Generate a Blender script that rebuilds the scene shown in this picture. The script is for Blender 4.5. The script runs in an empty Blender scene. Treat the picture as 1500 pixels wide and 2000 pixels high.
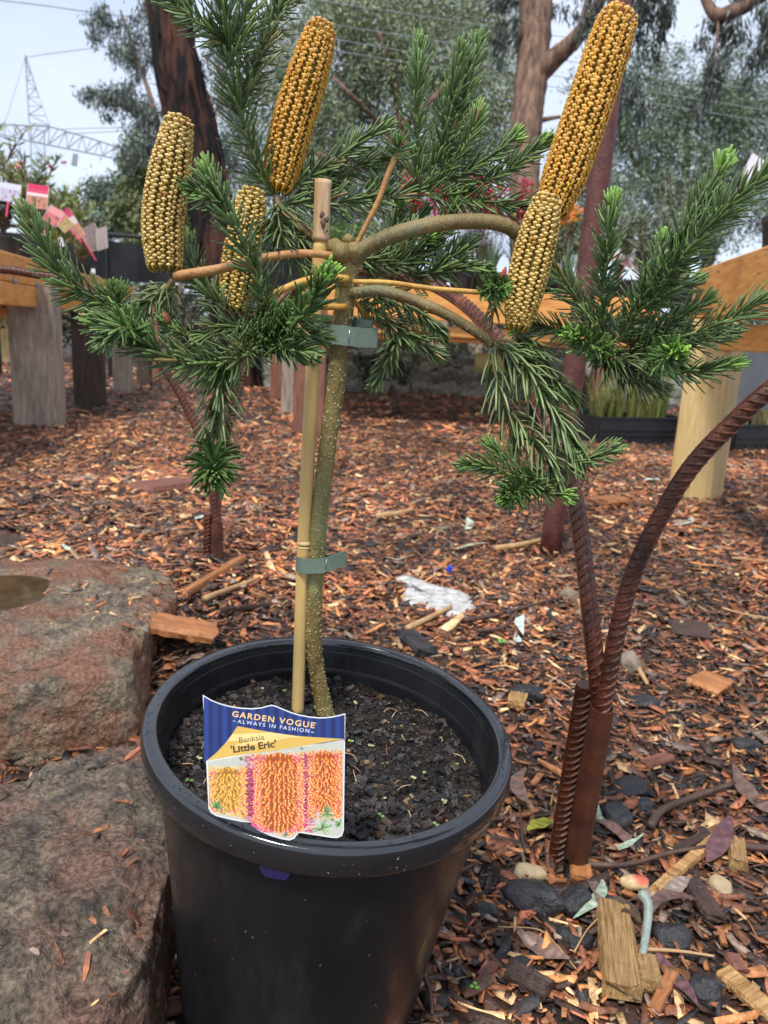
import bpy, bmesh, math, random
import numpy as np
from mathutils import Vector, Matrix, noise as mnoise

# ------------------------------------------------------------------ camera, world, sun, exposure
SC = bpy.context.scene
COL = SC.collection
FPX = 1480.0                       # focal length in pixels of the 1500 x 2000 photograph
PITCH, ROLL = math.radians(13.3), math.radians(3.0)
CAM = np.array([0.0, 0.0, 0.67])
_R0 = np.array([1.0, 0, 0]); _U0 = np.array([0, math.sin(PITCH), math.cos(PITCH)])
FWD = np.array([0, math.cos(PITCH), -math.sin(PITCH)])
RGT = math.cos(ROLL) * _R0 + math.sin(ROLL) * _U0
UPV = math.cos(ROLL) * _U0 - math.sin(ROLL) * _R0
cd = bpy.data.cameras.new('camera'); cam = bpy.data.objects.new('camera', cd); COL.objects.link(cam)
mw = Matrix.Identity(4)
for i in range(3):
    mw[i][0], mw[i][1], mw[i][2], mw[i][3] = RGT[i], UPV[i], -FWD[i], CAM[i]
cam.matrix_world = mw
cd.sensor_fit = 'VERTICAL'; cd.sensor_height = 36.0; cd.sensor_width = 27.0
cd.lens = FPX / 2000.0 * 36.0
cd.clip_start = 0.02; cd.clip_end = 2000.0
cd.dof.use_dof = True; cd.dof.focus_distance = 0.66; cd.dof.aperture_fstop = 11.0
SC.camera = cam

SUN_EL, SUN_ROT = math.radians(60), math.radians(205)
W = bpy.data.worlds.new('World'); SC.world = W; W.use_nodes = True
nt = W.node_tree; nt.nodes.clear()
out = nt.nodes.new('ShaderNodeOutputWorld'); bg = nt.nodes.new('ShaderNodeBackground')
sky = nt.nodes.new('ShaderNodeTexSky'); sky.sky_type = 'NISHITA'; sky.sun_disc = False
sky.sun_elevation = SUN_EL; sky.sun_rotation = SUN_ROT
tc = nt.nodes.new('ShaderNodeTexCoord'); mp = nt.nodes.new('ShaderNodeMapping'); mp.inputs['Scale'].default_value = (1, 1, 2.2)
nz = nt.nodes.new('ShaderNodeTexNoise'); nz.inputs['Scale'].default_value = 2.3; nz.inputs['Detail'].default_value = 7; nz.inputs['Roughness'].default_value = .55
rp = nt.nodes.new('ShaderNodeValToRGB')
rp.color_ramp.elements[0].position = .36; rp.color_ramp.elements[0].color = (4.1, 4.85, 6.3, 1)
rp.color_ramp.elements[1].position = .66; rp.color_ramp.elements[1].color = (5.7, 6.2, 7.1, 1)
mx = nt.nodes.new('ShaderNodeMix'); mx.data_type = 'RGBA'; mx.inputs['Factor'].default_value = .88   # overcast: cloud layer over the clear sky
L = nt.links.new
L(tc.outputs['Generated'], mp.inputs['Vector']); L(mp.outputs['Vector'], nz.inputs['Vector']); L(nz.outputs['Fac'], rp.inputs['Fac'])
L(sky.outputs['Color'], mx.inputs[6]); L(rp.outputs['Color'], mx.inputs[7]); L(mx.outputs[2], bg.inputs['Color'])
bg.inputs['Strength'].default_value = 0.064
L(bg.outputs['Background'], out.inputs['Surface'])
sd = bpy.data.lights.new('sun', 'SUN'); sd.energy = 1.5; sd.angle = math.radians(10); sd.color = (1, .96, .9)
sun = bpy.data.objects.new('sun', sd); COL.objects.link(sun)
sdir = Vector((math.sin(SUN_ROT) * math.cos(SUN_EL), math.cos(SUN_ROT) * math.cos(SUN_EL), math.sin(SUN_EL)))
sun.rotation_euler = sdir.to_track_quat('Z', 'Y').to_euler(); sun.location = (0, 0, 12)
SC.view_settings.view_transform = 'Standard'; SC.view_settings.look = 'None'
SC.view_settings.exposure = 1.46; SC.view_settings.gamma = 1.0; SC.view_settings.use_curve_mapping = False

# ------------------------------------------------------------------ helpers
random.seed(7); RNG = np.random.default_rng(7)
def rnd(a, b): return random.uniform(a, b)
def ray(x, y): return FWD + (x - 750) / FPX * RGT - (y - 1000) / FPX * UPV
def at_depth(x, y, d): return CAM + d * ray(x, y)
def at_z(x, y, z=0.0):
    r = ray(x, y); return CAM + r * ((z - CAM[2]) / r[2])
def at_Y(x, y, Y):
    r = ray(x, y); return CAM + r * (Y / r[1])
def mpp(P): return float((np.asarray(P) - CAM) @ FWD) / FPX       # metres per photo pixel at a point
def sstep(v): v = min(1., max(0., v)); return v * v * (3 - 2 * v)
def gz(x, y):                                              # gentle lumps, and a bank of mulch that buries the far boulder
    return (.092 * sstep((-.17 - x) / .28) * sstep((y - 1.2) / .35) * sstep((3.6 - y) / 1.3) + 0.018 * mnoise.noise((x * 1.3, y * 1.3, 3.1)) + 0.009 * mnoise.noise((x * 4.1, y * 4.1, 7.7)))
def ground(x, y):
    P = at_z(x, y, 0.0)
    for _ in range(3): P = at_z(x, y, gz(P[0], P[1]))
    return P
def nrm(v):
    v = np.asarray(v, float); return v / max(1e-9, np.linalg.norm(v))

def mat(name, c1, c2=None, scale=8, detail=6, rough=.6, bump=0., bscale=60, stretch=(1, 1, 1), attr=False,
        spec=.5, lo=.35, hi=.65, c3=None, scale3=3, f3=.5, rough2=None, rscale=10, metallic=0., trans=0., dist=0., coat=0., speck=0., sscale=260):
    m = bpy.data.materials.new(name); m.use_nodes = True
    t = m.node_tree; N = t.nodes; l = t.links.new
    b = N['Principled BSDF']
    b.inputs['Roughness'].default_value = rough; b.inputs['Specular IOR Level'].default_value = spec
    b.inputs['Metallic'].default_value = metallic; b.inputs['Coat Weight'].default_value = coat
    tcn = N.new('ShaderNodeTexCoord'); mpn = N.new('ShaderNodeMapping'); mpn.inputs['Scale'].default_value = stretch
    l(tcn.outputs['Object'], mpn.inputs['Vector'])
    def noise(s, d=detail, di=0.):
        n = N.new('ShaderNodeTexNoise'); n.inputs['Scale'].default_value = s; n.inputs['Detail'].default_value = d
        n.inputs['Roughness'].default_value = .6; n.inputs['Distortion'].default_value = di
        l(mpn.outputs['Vector'], n.inputs['Vector']); return n.outputs['Fac']
    def ramp(f, a, c, p0, p1):
        r = N.new('ShaderNodeValToRGB'); e = r.color_ramp.elements
        e[0].position, e[0].color = p0, (*a, 1); e[1].position, e[1].color = p1, (*c, 1)
        l(f, r.inputs['Fac']); return r.outputs['Color']
    if c2 is None: c2 = tuple(min(1, v * 1.35) for v in c1); c1 = tuple(v * .7 for v in c1)
    col = ramp(noise(scale, di=dist), c1, c2, lo, hi)
    if c3 is not None:
        mk = ramp(noise(scale3), (0, 0, 0), (1, 1, 1), f3, f3 + .1)
        x = N.new('ShaderNodeMix'); x.data_type = 'RGBA'; l(mk, x.inputs['Factor']); l(col, x.inputs[6]); x.inputs[7].default_value = (*c3, 1); col = x.outputs[2]
    if speck:
        sp_ = ramp(noise(sscale, 4), (1 - speck,) * 3, (1 + speck,) * 3, .38, .62); x = N.new('ShaderNodeMix'); x.data_type = 'RGBA'; x.blend_type = 'MULTIPLY'; x.inputs['Factor'].default_value = 1; l(col, x.inputs[6]); l(sp_, x.inputs[7]); col = x.outputs[2]
    if attr:
        a = N.new('ShaderNodeAttribute'); a.attribute_name = 'Col'
        x = N.new('ShaderNodeMix'); x.data_type = 'RGBA'; x.blend_type = 'MULTIPLY'; x.inputs['Factor'].default_value = 1
        l(a.outputs['Color'], x.inputs[6]); l(col, x.inputs[7]); col = x.outputs[2]
    l(col, b.inputs['Base Color'])
    if rough2 is not None:
        rr = ramp(noise(rscale), (rough,) * 3, (rough2,) * 3, .42, .58); l(rr, b.inputs['Roughness'])
    if bump:
        bn = N.new('ShaderNodeBump'); bn.inputs['Strength'].default_value = bump; bn.inputs['Distance'].default_value = .01
        l(noise(bscale, 8), bn.inputs['Height']); l(bn.outputs['Normal'], b.inputs['Normal'])
    if trans:
        b.inputs['Transmission Weight'].default_value = trans
    return m
WHITE = (1, 1, 1)
def amat(name, rough=.6, var=(.8, 1.15), scale=30, **k):     # colour comes from the per-piece attribute, times a little noise
    return mat(name, (var[0],) * 3, (var[1],) * 3, scale=scale, rough=rough, attr=True, **k)

def np_mesh(name, V, F, mats, C=None, mi=None, smooth=False):
    """F: int array (m,k) all with k corners, or list of such arrays."""
    me = bpy.data.meshes.new(name)
    Fs = F if isinstance(F, list) else [F]
    Fs = [np.asarray(f, dtype=np.int32) for f in Fs if len(f)]
    V = np.asarray(V, dtype=np.float32)
    me.vertices.add(len(V)); me.vertices.foreach_set('co', V.ravel())
    idx = np.concatenate([f.ravel() for f in Fs]); tot = np.concatenate([np.full(len(f), f.shape[1], np.int32) for f in Fs])
    st = np.concatenate([[0], np.cumsum(tot)[:-1]]).astype(np.int32)
    me.loops.add(len(idx)); me.loops.foreach_set('vertex_index', idx)
    me.polygons.add(len(tot)); me.polygons.foreach_set('loop_start', st); me.polygons.foreach_set('loop_total', tot)
    if smooth: me.polygons.foreach_set('use_smooth', np.ones(len(tot), dtype=bool))
    if mi is not None: me.polygons.foreach_set('material_index', np.asarray(mi, dtype=np.int32))
    me.update(calc_edges=True)
    if C is not None:
        ca = me.color_attributes.new('Col', 'FLOAT_COLOR', 'POINT')
        C = np.asarray(C, dtype=np.float32)
        C4 = np.ones((len(V), 4), np.float32); C4[:, :3] = C
        ca.data.foreach_set('color', C4.ravel())
    for m in (mats if isinstance(mats, (list, tuple)) else [mats]): me.materials.append(m)
    return me

def tag(o, label=None, cat=None, group=None, kind=None):
    if label: o['label'] = label
    if cat: o['category'] = cat
    if group: o['group'] = group
    if kind: o['kind'] = kind
    return o
def empty(name, loc, label, cat, group=None):
    o = bpy.data.objects.new(name, None); o.empty_display_size = .05; COL.objects.link(o)
    o.location = Vector([float(v) for v in loc]); return tag(o, label, cat, group)
def link(name, me, parent=None):
    """parent None: top level, origin moved to the base centre of the mesh."""
    o = bpy.data.objects.new(name, me); COL.objects.link(o)
    if parent is None:
        n = len(me.vertices); co = np.empty(n * 3, np.float32); me.vertices.foreach_get('co', co); co = co.reshape(-1, 3)
        c = (co.min(0) + co.max(0)) / 2; c[2] = co[:, 2].min()
        me.vertices.foreach_set('co', (co - c).ravel()); me.update(); o.location = Vector([float(v) for v in c])
    else:
        o.parent = parent
        if parent.type == 'EMPTY': o.matrix_parent_inverse = Matrix.Translation(-parent.location)
        elif parent.parent is None: o.matrix_parent_inverse = Matrix.Translation(-parent.location)
    return o
def copy_tree(o, parent=None):
    c = o.copy(); COL.objects.link(c)
    if parent is not None: c.parent = parent
    for ch in list(o.children): copy_tree(ch, c)
    return c

class MB:
    def __init__(s): s.v = []; s.f = []; s.m = []; s.c = []
    def add(s, V, F, m=0, c=WHITE):
        n = len(s.v); s.v.extend([tuple(map(float, p)) for p in V]); s.f.extend([tuple(i + n for i in f) for f in F]); s.m.extend([m] * len(F))
        c = np.asarray(c, float)
        if c.ndim == 1: s.c.extend([tuple(c)] * len(V))
        else: s.c.extend([tuple(q) for q in c])
    def mesh(s, name, mats, smooth=False):
        me = bpy.data.meshes.new(name); me.from_pydata(s.v, [], s.f)
        me.polygons.foreach_set('material_index', np.array(s.m, dtype=np.int32))
        if smooth: me.polygons.foreach_set('use_smooth', np.ones(len(s.f), dtype=bool))
        ca = me.color_attributes.new('Col', 'FLOAT_COLOR', 'POINT')
        C4 = np.ones((len(s.v), 4), np.float32); C4[:, :3] = np.array(s.c, np.float32); ca.data.foreach_set('color', C4.ravel())
        for m in (mats if isinstance(mats, (list, tuple)) else [mats]): me.materials.append(m)
        me.update(); return me
    def obj(s, name, mats, parent=None, smooth=False): return link(name, s.mesh(name, mats, smooth), parent)

def spline(P, n):
    """Catmull-Rom through the rows of P, n samples."""
    P = np.asarray(P, float)
    if len(P) == 2:
        t = np.linspace(0, 1, n)[:, None]; return P[0] * (1 - t) + P[1] * t
    Q = np.vstack([2 * P[0] - P[1], P, 2 * P[-1] - P[-2]]); out_ = []
    for u in np.linspace(0, len(P) - 1, n):
        i = min(int(u), len(P) - 2); t = u - i
        a, b, c, d = Q[i], Q[i + 1], Q[i + 2], Q[i + 3]
        out_.append(.5 * (2 * b + (c - a) * t + (2 * a - 5 * b + 4 * c - d) * t * t + (3 * b - a - 3 * c + d) * t ** 3))
    return np.array(out_)
def frames(P):
    P = np.asarray(P, float); n = len(P)
    T = np.gradient(P, axis=0); T /= np.maximum(1e-12, np.linalg.norm(T, axis=1))[:, None]
    a = np.array([0, 0, 1.]) if abs(T[0][2]) < .9 else np.array([1., 0, 0])
    A = np.zeros_like(P); x = nrm(a - T[0] * (a @ T[0])); A[0] = x
    for i in range(1, n):
        x = x - T[i] * (x @ T[i]); x = nrm(x); A[i] = x
    return T, A, np.cross(T, A)
def tube(mb, P, r, seg=8, m=0, c=WHITE, cap=True):
    P = np.asarray(P, float); n = len(P); r = np.broadcast_to(np.asarray(r, float), (n,))
    T, A, B = frames(P); V = []
    for i in range(n):
        for k in range(seg):
            t = 2 * math.pi * k / seg; V.append(P[i] + r[i] * (math.cos(t) * A[i] + math.sin(t) * B[i]))
    F = [(i * seg + k, i * seg + (k + 1) % seg, (i + 1) * seg + (k + 1) % seg, (i + 1) * seg + k) for i in range(n - 1) for k in range(seg)]
    if cap: F += [tuple(range(seg))[::-1], tuple((n - 1) * seg + k for k in range(seg))]
    cc = np.asarray(c, float)
    if cc.ndim == 2: cc = np.repeat(cc, seg, axis=0)
    mb.add(V, F, m, cc)
def box(mb, c, ax, ay, az, m=0, col=WHITE, bev=0.):
    """box by centre and three half-axis vectors, with chamfered edges along ax when bev > 0"""
    c, ax, ay, az = [np.asarray(v, float) for v in (c, ax, ay, az)]
    if bev <= 0:
        V = [c + sx * ax + sy * ay + sz * az for sz in (-1, 1) for sy in (-1, 1) for sx in (-1, 1)]
        F = [(0, 2, 3, 1), (4, 5, 7, 6), (0, 1, 5, 4), (2, 6, 7, 3), (0, 4, 6, 2), (1, 3, 7, 5)]
    else:
        by, bz = bev / max(1e-6, np.linalg.norm(ay)), bev / max(1e-6, np.linalg.norm(az))
        pr = [(-1, -1 + bz), (-1 + by, -1), (1 - by, -1), (1, -1 + bz), (1, 1 - bz), (1 - by, 1), (-1 + by, 1), (-1, 1 - bz)]
        V = [c + s * ax + y * ay + z * az for s in (-1, 1) for y, z in pr]
        F = [(k, (k + 1) % 8, 8 + (k + 1) % 8, 8 + k) for k in range(8)] + [tuple(range(8))[::-1], tuple(range(8, 16))]
    mb.add(V, F, m, col)
def plank(mb, p, q, up, h, th, **k):
    p, q = np.asarray(p, float), np.asarray(q, float); ax = (q - p) / 2; up = nrm(up); sd_ = nrm(np.cross(ax, up))
    up = nrm(np.cross(sd_, ax)); box(mb, (p + q) / 2, ax, sd_ * th / 2, up * h / 2, **k)
def lathe(mb, prof, seg, org=(0, 0, 0), axis=(0, 0, 1), m=0, c=WHITE, wob=0.):
    axis = nrm(axis); a = nrm(np.cross((0, 1, 0), axis)); b = np.cross(axis, a); org = np.asarray(org, float); V = []
    for r, z in prof:
        for k in range(seg):
            t = 2 * math.pi * k / seg; V.append(org + axis * z + r * (math.cos(t) * a + math.sin(t) * b))
    n = len(prof)
    F = [(i * seg + k, i * seg + (k + 1) % seg, (i + 1) * seg + (k + 1) % seg, (i + 1) * seg + k) for i in range(n - 1) for k in range(seg)]
    mb.add(V, F, m, c)
def inside(poly, x, y):
    r = False; n = len(poly)
    for i in range(n):
        x1, y1 = poly[i]; x2, y2 = poly[i - 1]
        if (y1 > y) != (y2 > y) and x < (x2 - x1) * (y - y1) / (y2 - y1) + x1: r = not r
    return r
def ico(sub):
    bm = bmesh.new(); bmesh.ops.create_icosphere(bm, subdivisions=sub, radius=1.0)
    V = np.array([v.co[:] for v in bm.verts]); F = [tuple(v.index for v in f.verts) for f in bm.faces]; bm.free(); return V, F
ICO1, ICO2, ICO3 = ico(1), ico(2), ico(3)
# ------------------------------------------------------------------ materials
m_ground = mat('wet_soil', (.018, .011, .008), (.07, .036, .022), scale=14, detail=10, rough=.55, bump=.8, bscale=45, c3=(.11, .052, .03), scale3=30, f3=.55)
m_chip = amat('bark_chip', rough=.5, var=(.62, 1.4), scale=90, bump=.5, bscale=160, rough2=.2, rscale=25, spec=.6)
m_rock = mat('weathered_rock', (.042, .033, .024), (.18, .135, .092), scale=30, detail=14, rough=.5, rough2=.12, rscale=9, bump=1., bscale=110, c3=(.16, .088, .06), scale3=5, f3=.48, lo=.36, hi=.64, speck=.5, sscale=190)
m_rock_red = mat('rusty_rock', (.055, .043, .030), (.25, .185, .115), scale=22, detail=14, rough=.52, rough2=.13, rscale=11, bump=1., bscale=70, c3=(.17, .078, .042), scale3=6, f3=.46, lo=.36, hi=.66, speck=.45, sscale=170)
m_stone_dark = mat('dark_stone', (.012, .012, .014), (.04, .039, .042), scale=30, rough=.32, bump=.6, bscale=90)
m_stone_pale = mat('pale_stone', (.30, .22, .12), (.50, .40, .25), scale=25, rough=.5, bump=.4, bscale=90)
m_concrete = mat('white_concrete', (.30, .285, .26), (.66, .65, .63), scale=40, rough=.7, bump=.2, bscale=120, c3=(.30, .27, .23), scale3=26, f3=.64)
m_water = mat('brown_water', (.045, .026, .013), (.085, .055, .03), scale=22, rough=.06, spec=.18)  # brown of the reflected trees is put into the base colour
m_plastic = mat('black_pot_plastic', (.007, .0075, .009), (.012, .0125, .015), scale=7, detail=8, rough=.36, rough2=.22, rscale=16, spec=.35, bump=.05, bscale=120, c3=(.022, .022, .023), scale3=5, f3=.60, stretch=(2.6, 2.6, .6))
m_plastic_wet = mat('wet_rim_plastic', (.008, .0085, .010), (.014, .0145, .017), scale=18, rough=.04, rough2=.16, rscale=30, bump=.03, bscale=70, spec=1.)
m_soil = mat('potting_soil', (.006, .005, .004), (.028, .018, .012), scale=70, rough=.55, bump=1., bscale=160, rough2=.25, rscale=60)
m_bark = mat('olive_bark', (.12, .08, .026), (.24, .17, .06), scale=30, rough=.5, bump=.4, bscale=180, stretch=(1, 1, .5), c3=(.17, .18, .10), scale3=12, f3=.55)
m_barktrunk = mat('lichen_bark', (.13, .085, .022), (.30, .235, .075), scale=34, rough=.5, bump=.5, bscale=200, stretch=(1, 1, .45), c3=(.21, .20, .07), scale3=16, f3=.48)
m_yellowstem = mat('yellow_stem', (.42, .20, .035), (.62, .36, .07), scale=40, rough=.45, bump=.25, bscale=200)
m_orangestem = mat('orange_stem', (.36, .16, .05), (.52, .27, .09), scale=40, rough=.5, bump=.25, bscale=200)
m_lent = mat('pale_lenticel', (.36, .29, .15), (.54, .46, .27), rough=.7)
m_needle = amat('needle_leaf', rough=.38, var=(.85, 1.2), scale=60, spec=.4)
m_floret = amat('floret', rough=.55, var=(.8, 1.2), scale=200, spec=.3)
m_bamboo = mat('bamboo', (.56, .35, .11), (.78, .55, .23), scale=14, rough=.38, bump=.15, bscale=60, stretch=(3, 3, .25), c3=(.36, .20, .07), scale3=22, f3=.66)
m_bamboo_old = mat('split_bamboo', (.42, .24, .11), (.75, .56, .36), scale=20, rough=.55, stretch=(3, 3, .3), bump=.3, bscale=80)
m_dark = mat('dark_ring', (.03, .018, .01), (.10, .06, .03), rough=.6)
m_tape = mat('green_tape', (.125, .17, .125), (.155, .205, .155), scale=20, rough=.38, bump=.12, bscale=30)
m_metal = mat('staple_metal', (.5, .5, .5), (.7, .7, .7), rough=.3, metallic=.9)
m_print = amat('printed_plastic', rough=.3, var=(.86, .92), scale=50)
m_rebar = mat('wet_rusty_rebar', (.045, .012, .005), (.13, .034, .012), scale=26, rough=.24, rough2=.40, rscale=30, bump=.3, bscale=160, c3=(.20, .06, .02), scale3=14, f3=.60, spec=.5, speck=.4, sscale=300)
m_sleeve = mat('rusty_sleeve', (.04, .014, .009), (.12, .036, .018), scale=22, rough=.3, rough2=.5, rscale=18, bump=.2, bscale=140, c3=(.17, .06, .025), scale3=20, f3=.62)
m_pole = mat('maroon_pole_paint', (.065, .021, .017), (.125, .042, .034), scale=35, rough=.45, spec=.3, bump=.5, bscale=170, stretch=(1, 1, .5))
m_wood = mat('orange_timber', (.60, .225, .045), (.82, .40, .105), scale=5, detail=9, rough=.45, bump=.1, bscale=40, stretch=(1.2, 9, 9), dist=1.2, c3=(.30, .10, .028), scale3=6, f3=.62)
m_woodgrey = mat('weathered_post', (.21, .15, .11), (.46, .37, .29), scale=7, detail=9, rough=.7, bump=.25, bscale=40, stretch=(7, 7, .8), dist=1.0)
m_woodred = mat('red_brown_post', (.15, .062, .038), (.28, .125, .08), scale=7, detail=9, rough=.65, bump=.2, bscale=40, stretch=(7, 7, .8), dist=1.0)
m_wooddark = mat('dark_post', (.035, .02, .014), (.085, .05, .035), scale=7, detail=9, rough=.65, bump=.2, bscale=40, stretch=(7, 7, .8))
m_pine = mat('pale_pine_post', (.50, .33, .12), (.68, .50, .23), scale=6, detail=9, rough=.55, bump=.12, bscale=40, stretch=(9, 9, .6), dist=.8)
m_blackpot = mat('black_nursery_plastic', (.010, .011, .013), (.02, .021, .024), rough=.4)
m_shade = mat('black_shade_cloth', (.006, .007, .008), (.013, .014, .016), scale=60, rough=.8, bump=.3, bscale=300)
m_leaf = amat('tree_leaf', rough=.5, var=(.85, 1.15), scale=4)
m_treebark = mat('grey_brown_bark', (.05, .027, .018), (.27, .16, .105), scale=5, detail=10, rough=.85, bump=1., bscale=9, stretch=(3, 3, .5))
m_burnt = mat('burnt_stringy_bark', (.006, .005, .005), (.065, .026, .017), scale=2.0, detail=10, rough=.75, bump=1., bscale=7, stretch=(4, 4, .5), c3=(.20, .08, .04), scale3=1.8, f3=.62, lo=.47, hi=.62, spec=.15)
m_steel = mat('galvanised_steel', (.22, .24, .27), (.32, .34, .37), rough=.5)
m_wire = mat('wire', (.28, .29, .31), (.36, .37, .39), rough=.5)
m_paint = amat('painted_piece', rough=.45, var=(.95, 1.05))
m_blue = mat('blue_plastic', (.01, .05, .5), (.015, .07, .6), rough=.3)
m_grass = amat('dry_grass', rough=.6)
m_twig = mat('twig', (.05, .026, .018), (.12, .065, .045), scale=30, rough=.5, bump=.3, bscale=120)
m_twigpale = mat('pale_stick', (.36, .20, .085), (.56, .36, .17), scale=20, rough=.55, bump=.3, bscale=90, stretch=(1, 1, 1))
m_splinter = mat('split_wood', (.28, .13, .04), (.62, .37, .14), scale=9, detail=10, rough=.55, bump=.8, bscale=22, stretch=(14, 1.2, 14))
m_plankwood = mat('orange_bark_plank', (.28, .10, .035), (.46, .19, .065), scale=9, rough=.4, bump=.4, bscale=40, stretch=(2, 10, 10))
m_debrisleaf = amat('fallen_leaf', rough=.42, var=(.7, 1.25), scale=90, spec=.4, bump=.2, bscale=150)

# ------------------------------------------------------------------ ground sheet
def ground_mesh():
    ys = np.concatenate([np.linspace(-1.5, .3, 6), np.linspace(.4, 6, 112), np.linspace(6.3, 14, 24), np.geomspace(15, 400, 14)])
    xs0 = np.linspace(-1, 1, 81); V = []; ny, nx = len(ys), len(xs0)
    for y in ys:
        wd = 2.2 + abs(y) * 1.1
        for s in xs0:
            x = s * wd; V.append((x, y, gz(x, y) if y < 12 else 0.0))
    F = [(j * nx + i, j * nx + i + 1, (j + 1) * nx + i + 1, (j + 1) * nx + i) for j in range(ny - 1) for i in range(nx - 1)]
    return np_mesh('ground', V, np.array(F), m_ground, smooth=True)
g = link('ground', ground_mesh(), None); tag(g, kind='structure', label='dark wet garden soil under the bark mulch')

# ------------------------------------------------------------------ pot geometry (fitted to the photograph)
POT_C = np.array([-.0373, .6246, .3261]); POT_AX = nrm([.082, -.068, 1.0])
SOIL_H = .043
SOIL_C = POT_C - POT_AX * SOIL_H

# ------------------------------------------------------------------ boulders
def boulder(name, outline, zt, zb, mt, label, seed, tilt=(0, 0), pw=5., rough=.012, center=None, dent=None):
    """outline: photo points of the top edge seen on a plane at height zt; the body drops from there to zb"""
    O = np.array([at_z(x, y, zt) for x, y in outline])[:, :2]; c = O.mean(0) if center is None else at_z(*center, zt)[:2]
    ang = np.arctan2(O[:, 1] - c[1], O[:, 0] - c[0]); rad = np.hypot(O[:, 0] - c[0], O[:, 1] - c[1]); o = np.argsort(ang); ang, rad = ang[o], rad[o]
    na, nr = 260, 92; V = []; A = np.linspace(-math.pi, math.pi, na, endpoint=False)
    R = np.interp(A, np.r_[ang - 2 * math.pi, ang, ang + 2 * math.pi], np.r_[rad, rad, rad])
    ker = np.array([1, 2, 3, 2, 1]) / 9.; R = np.convolve(np.r_[R[-2:], R, R[:2]], ker, 'valid')
    for j in range(nr):
        u = j / (nr - 1)
        if u < .72: s = u / .72; rr = .97 * s; z = zt - .10 * (zt - zb) * s ** pw
        else: s = (u - .72) / .28; rr = .97 + .10 * math.sin(s * math.pi / 2); z = zt - (zt - zb) * (.10 + .90 * (s ** 1.25))
        for i in range(na):
            x, y = c[0] + R[i] * rr * math.cos(A[i]), c[1] + R[i] * rr * math.sin(A[i])
            zz = z + tilt[0] * (x - c[0]) + tilt[1] * (y - c[1])
            p = Vector((x * 5, y * 5, zz * 5 + seed))
            d = mnoise.fractal(p, .9, 2.1, 6) * rough * 1.7
            q = mnoise.noise(Vector((x * 26, y * 26, zz * 26 + seed)))
            d += -.020 * max(0, q - .22); q2 = mnoise.noise(Vector((x * 48, y * 48, zz * 48 - seed))); d += -.014 * max(0, q2 - .30); d += rough * .14 * mnoise.noise(Vector((x * 130, y * 130, zz * 130)))                                 # small pits
            d += rough * .35 * mnoise.noise(Vector((x * 60, y * 60, zz * 60)))
            if dent:                                                    # a shallow basin that holds the rain water
                q_ = math.hypot((x - dent[0]) / dent[2], (y - dent[1]) / dent[3]) * (1 + .22 * mnoise.noise((x * 9, y * 9, 2))); w_ = math.exp(-(q_ / 1.7) ** 6)
                zz = zz * (1 - w_) + w_ * (dent[4] + max(-.012, min(.010, .02 * (q_ * q_ - 1)))); d = d * (1 - .8 * w_)
            zz += d; k = d * .7
            V.append((x + k * math.cos(A[i]) * (u > .6), y + k * math.sin(A[i]) * (u > .6), zz))
    F = [(j * na + i, j * na + (i + 1) % na, (j + 1) * na + (i + 1) % na, (j + 1) * na + i) for j in range(nr - 1) for i in range(na)]
    o = link(name, np_mesh(name, V, np.array(F), mt, smooth=True)); return tag(o, label, 'boulder', 'boulders edging the mulch bed'), O
b1, O1 = boulder('boulder', [(-260, 1562), (-60, 1496), (60, 1450), (150, 1428), (270, 1418), (296, 1470), (312, 1560), (318, 1640), (312, 1720), (296, 1790), (292, 1850), (262, 1900), (205, 1945), (120, 1985), (-60, 2050), (-300, 2060)],
                 .15, -.05, m_rock, 'big smooth grey brown boulder left of the black pot, nearest the camera', 3.0, tilt=(.03, .0), pw=3., rough=.013)
b2, O2 = boulder('boulder', [(-300, 1130), (-100, 1085), (60, 1090), (180, 1086), (300, 1086), (350, 1110), (348, 1150), (300, 1185), (288, 1215), (268, 1250), (258, 1290), (150, 1308), (-60, 1322), (-300, 1335)],
                 .13, -.04, m_rock_red, 'flat topped rusty boulder with pitted front face and a puddle on top', 11.0, rough=.011, dent=(*at_z(-12, 1158, .12)[:2], .098, .118, .120))
b3, O3 = boulder('boulder', [(-260, 1060), (-80, 1038), (30, 1040), (62, 1052), (70, 1068), (20, 1085), (-120, 1090), (-260, 1090)],
                 .08, -.03, m_rock, 'low grey boulder behind the puddled boulder at the left edge', 21.0, rough=.010)
# puddle lying on the flat boulder
mb = MB(); pc = at_z(-12, 1158, .12); pts = [pc + np.array([.098 * 1.22 * math.cos(t), .118 * 1.22 * math.sin(t), 0]) for t in np.linspace(0, 2 * math.pi, 40, endpoint=False)]; mb.add([pc] + pts, [(0, 1 + i, 1 + (i + 1) % len(pts)) for i in range(len(pts))])
tag(mb.obj('puddle', m_water), 'small brown rain puddle in a hollow of the flat boulder', 'puddle')

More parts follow.
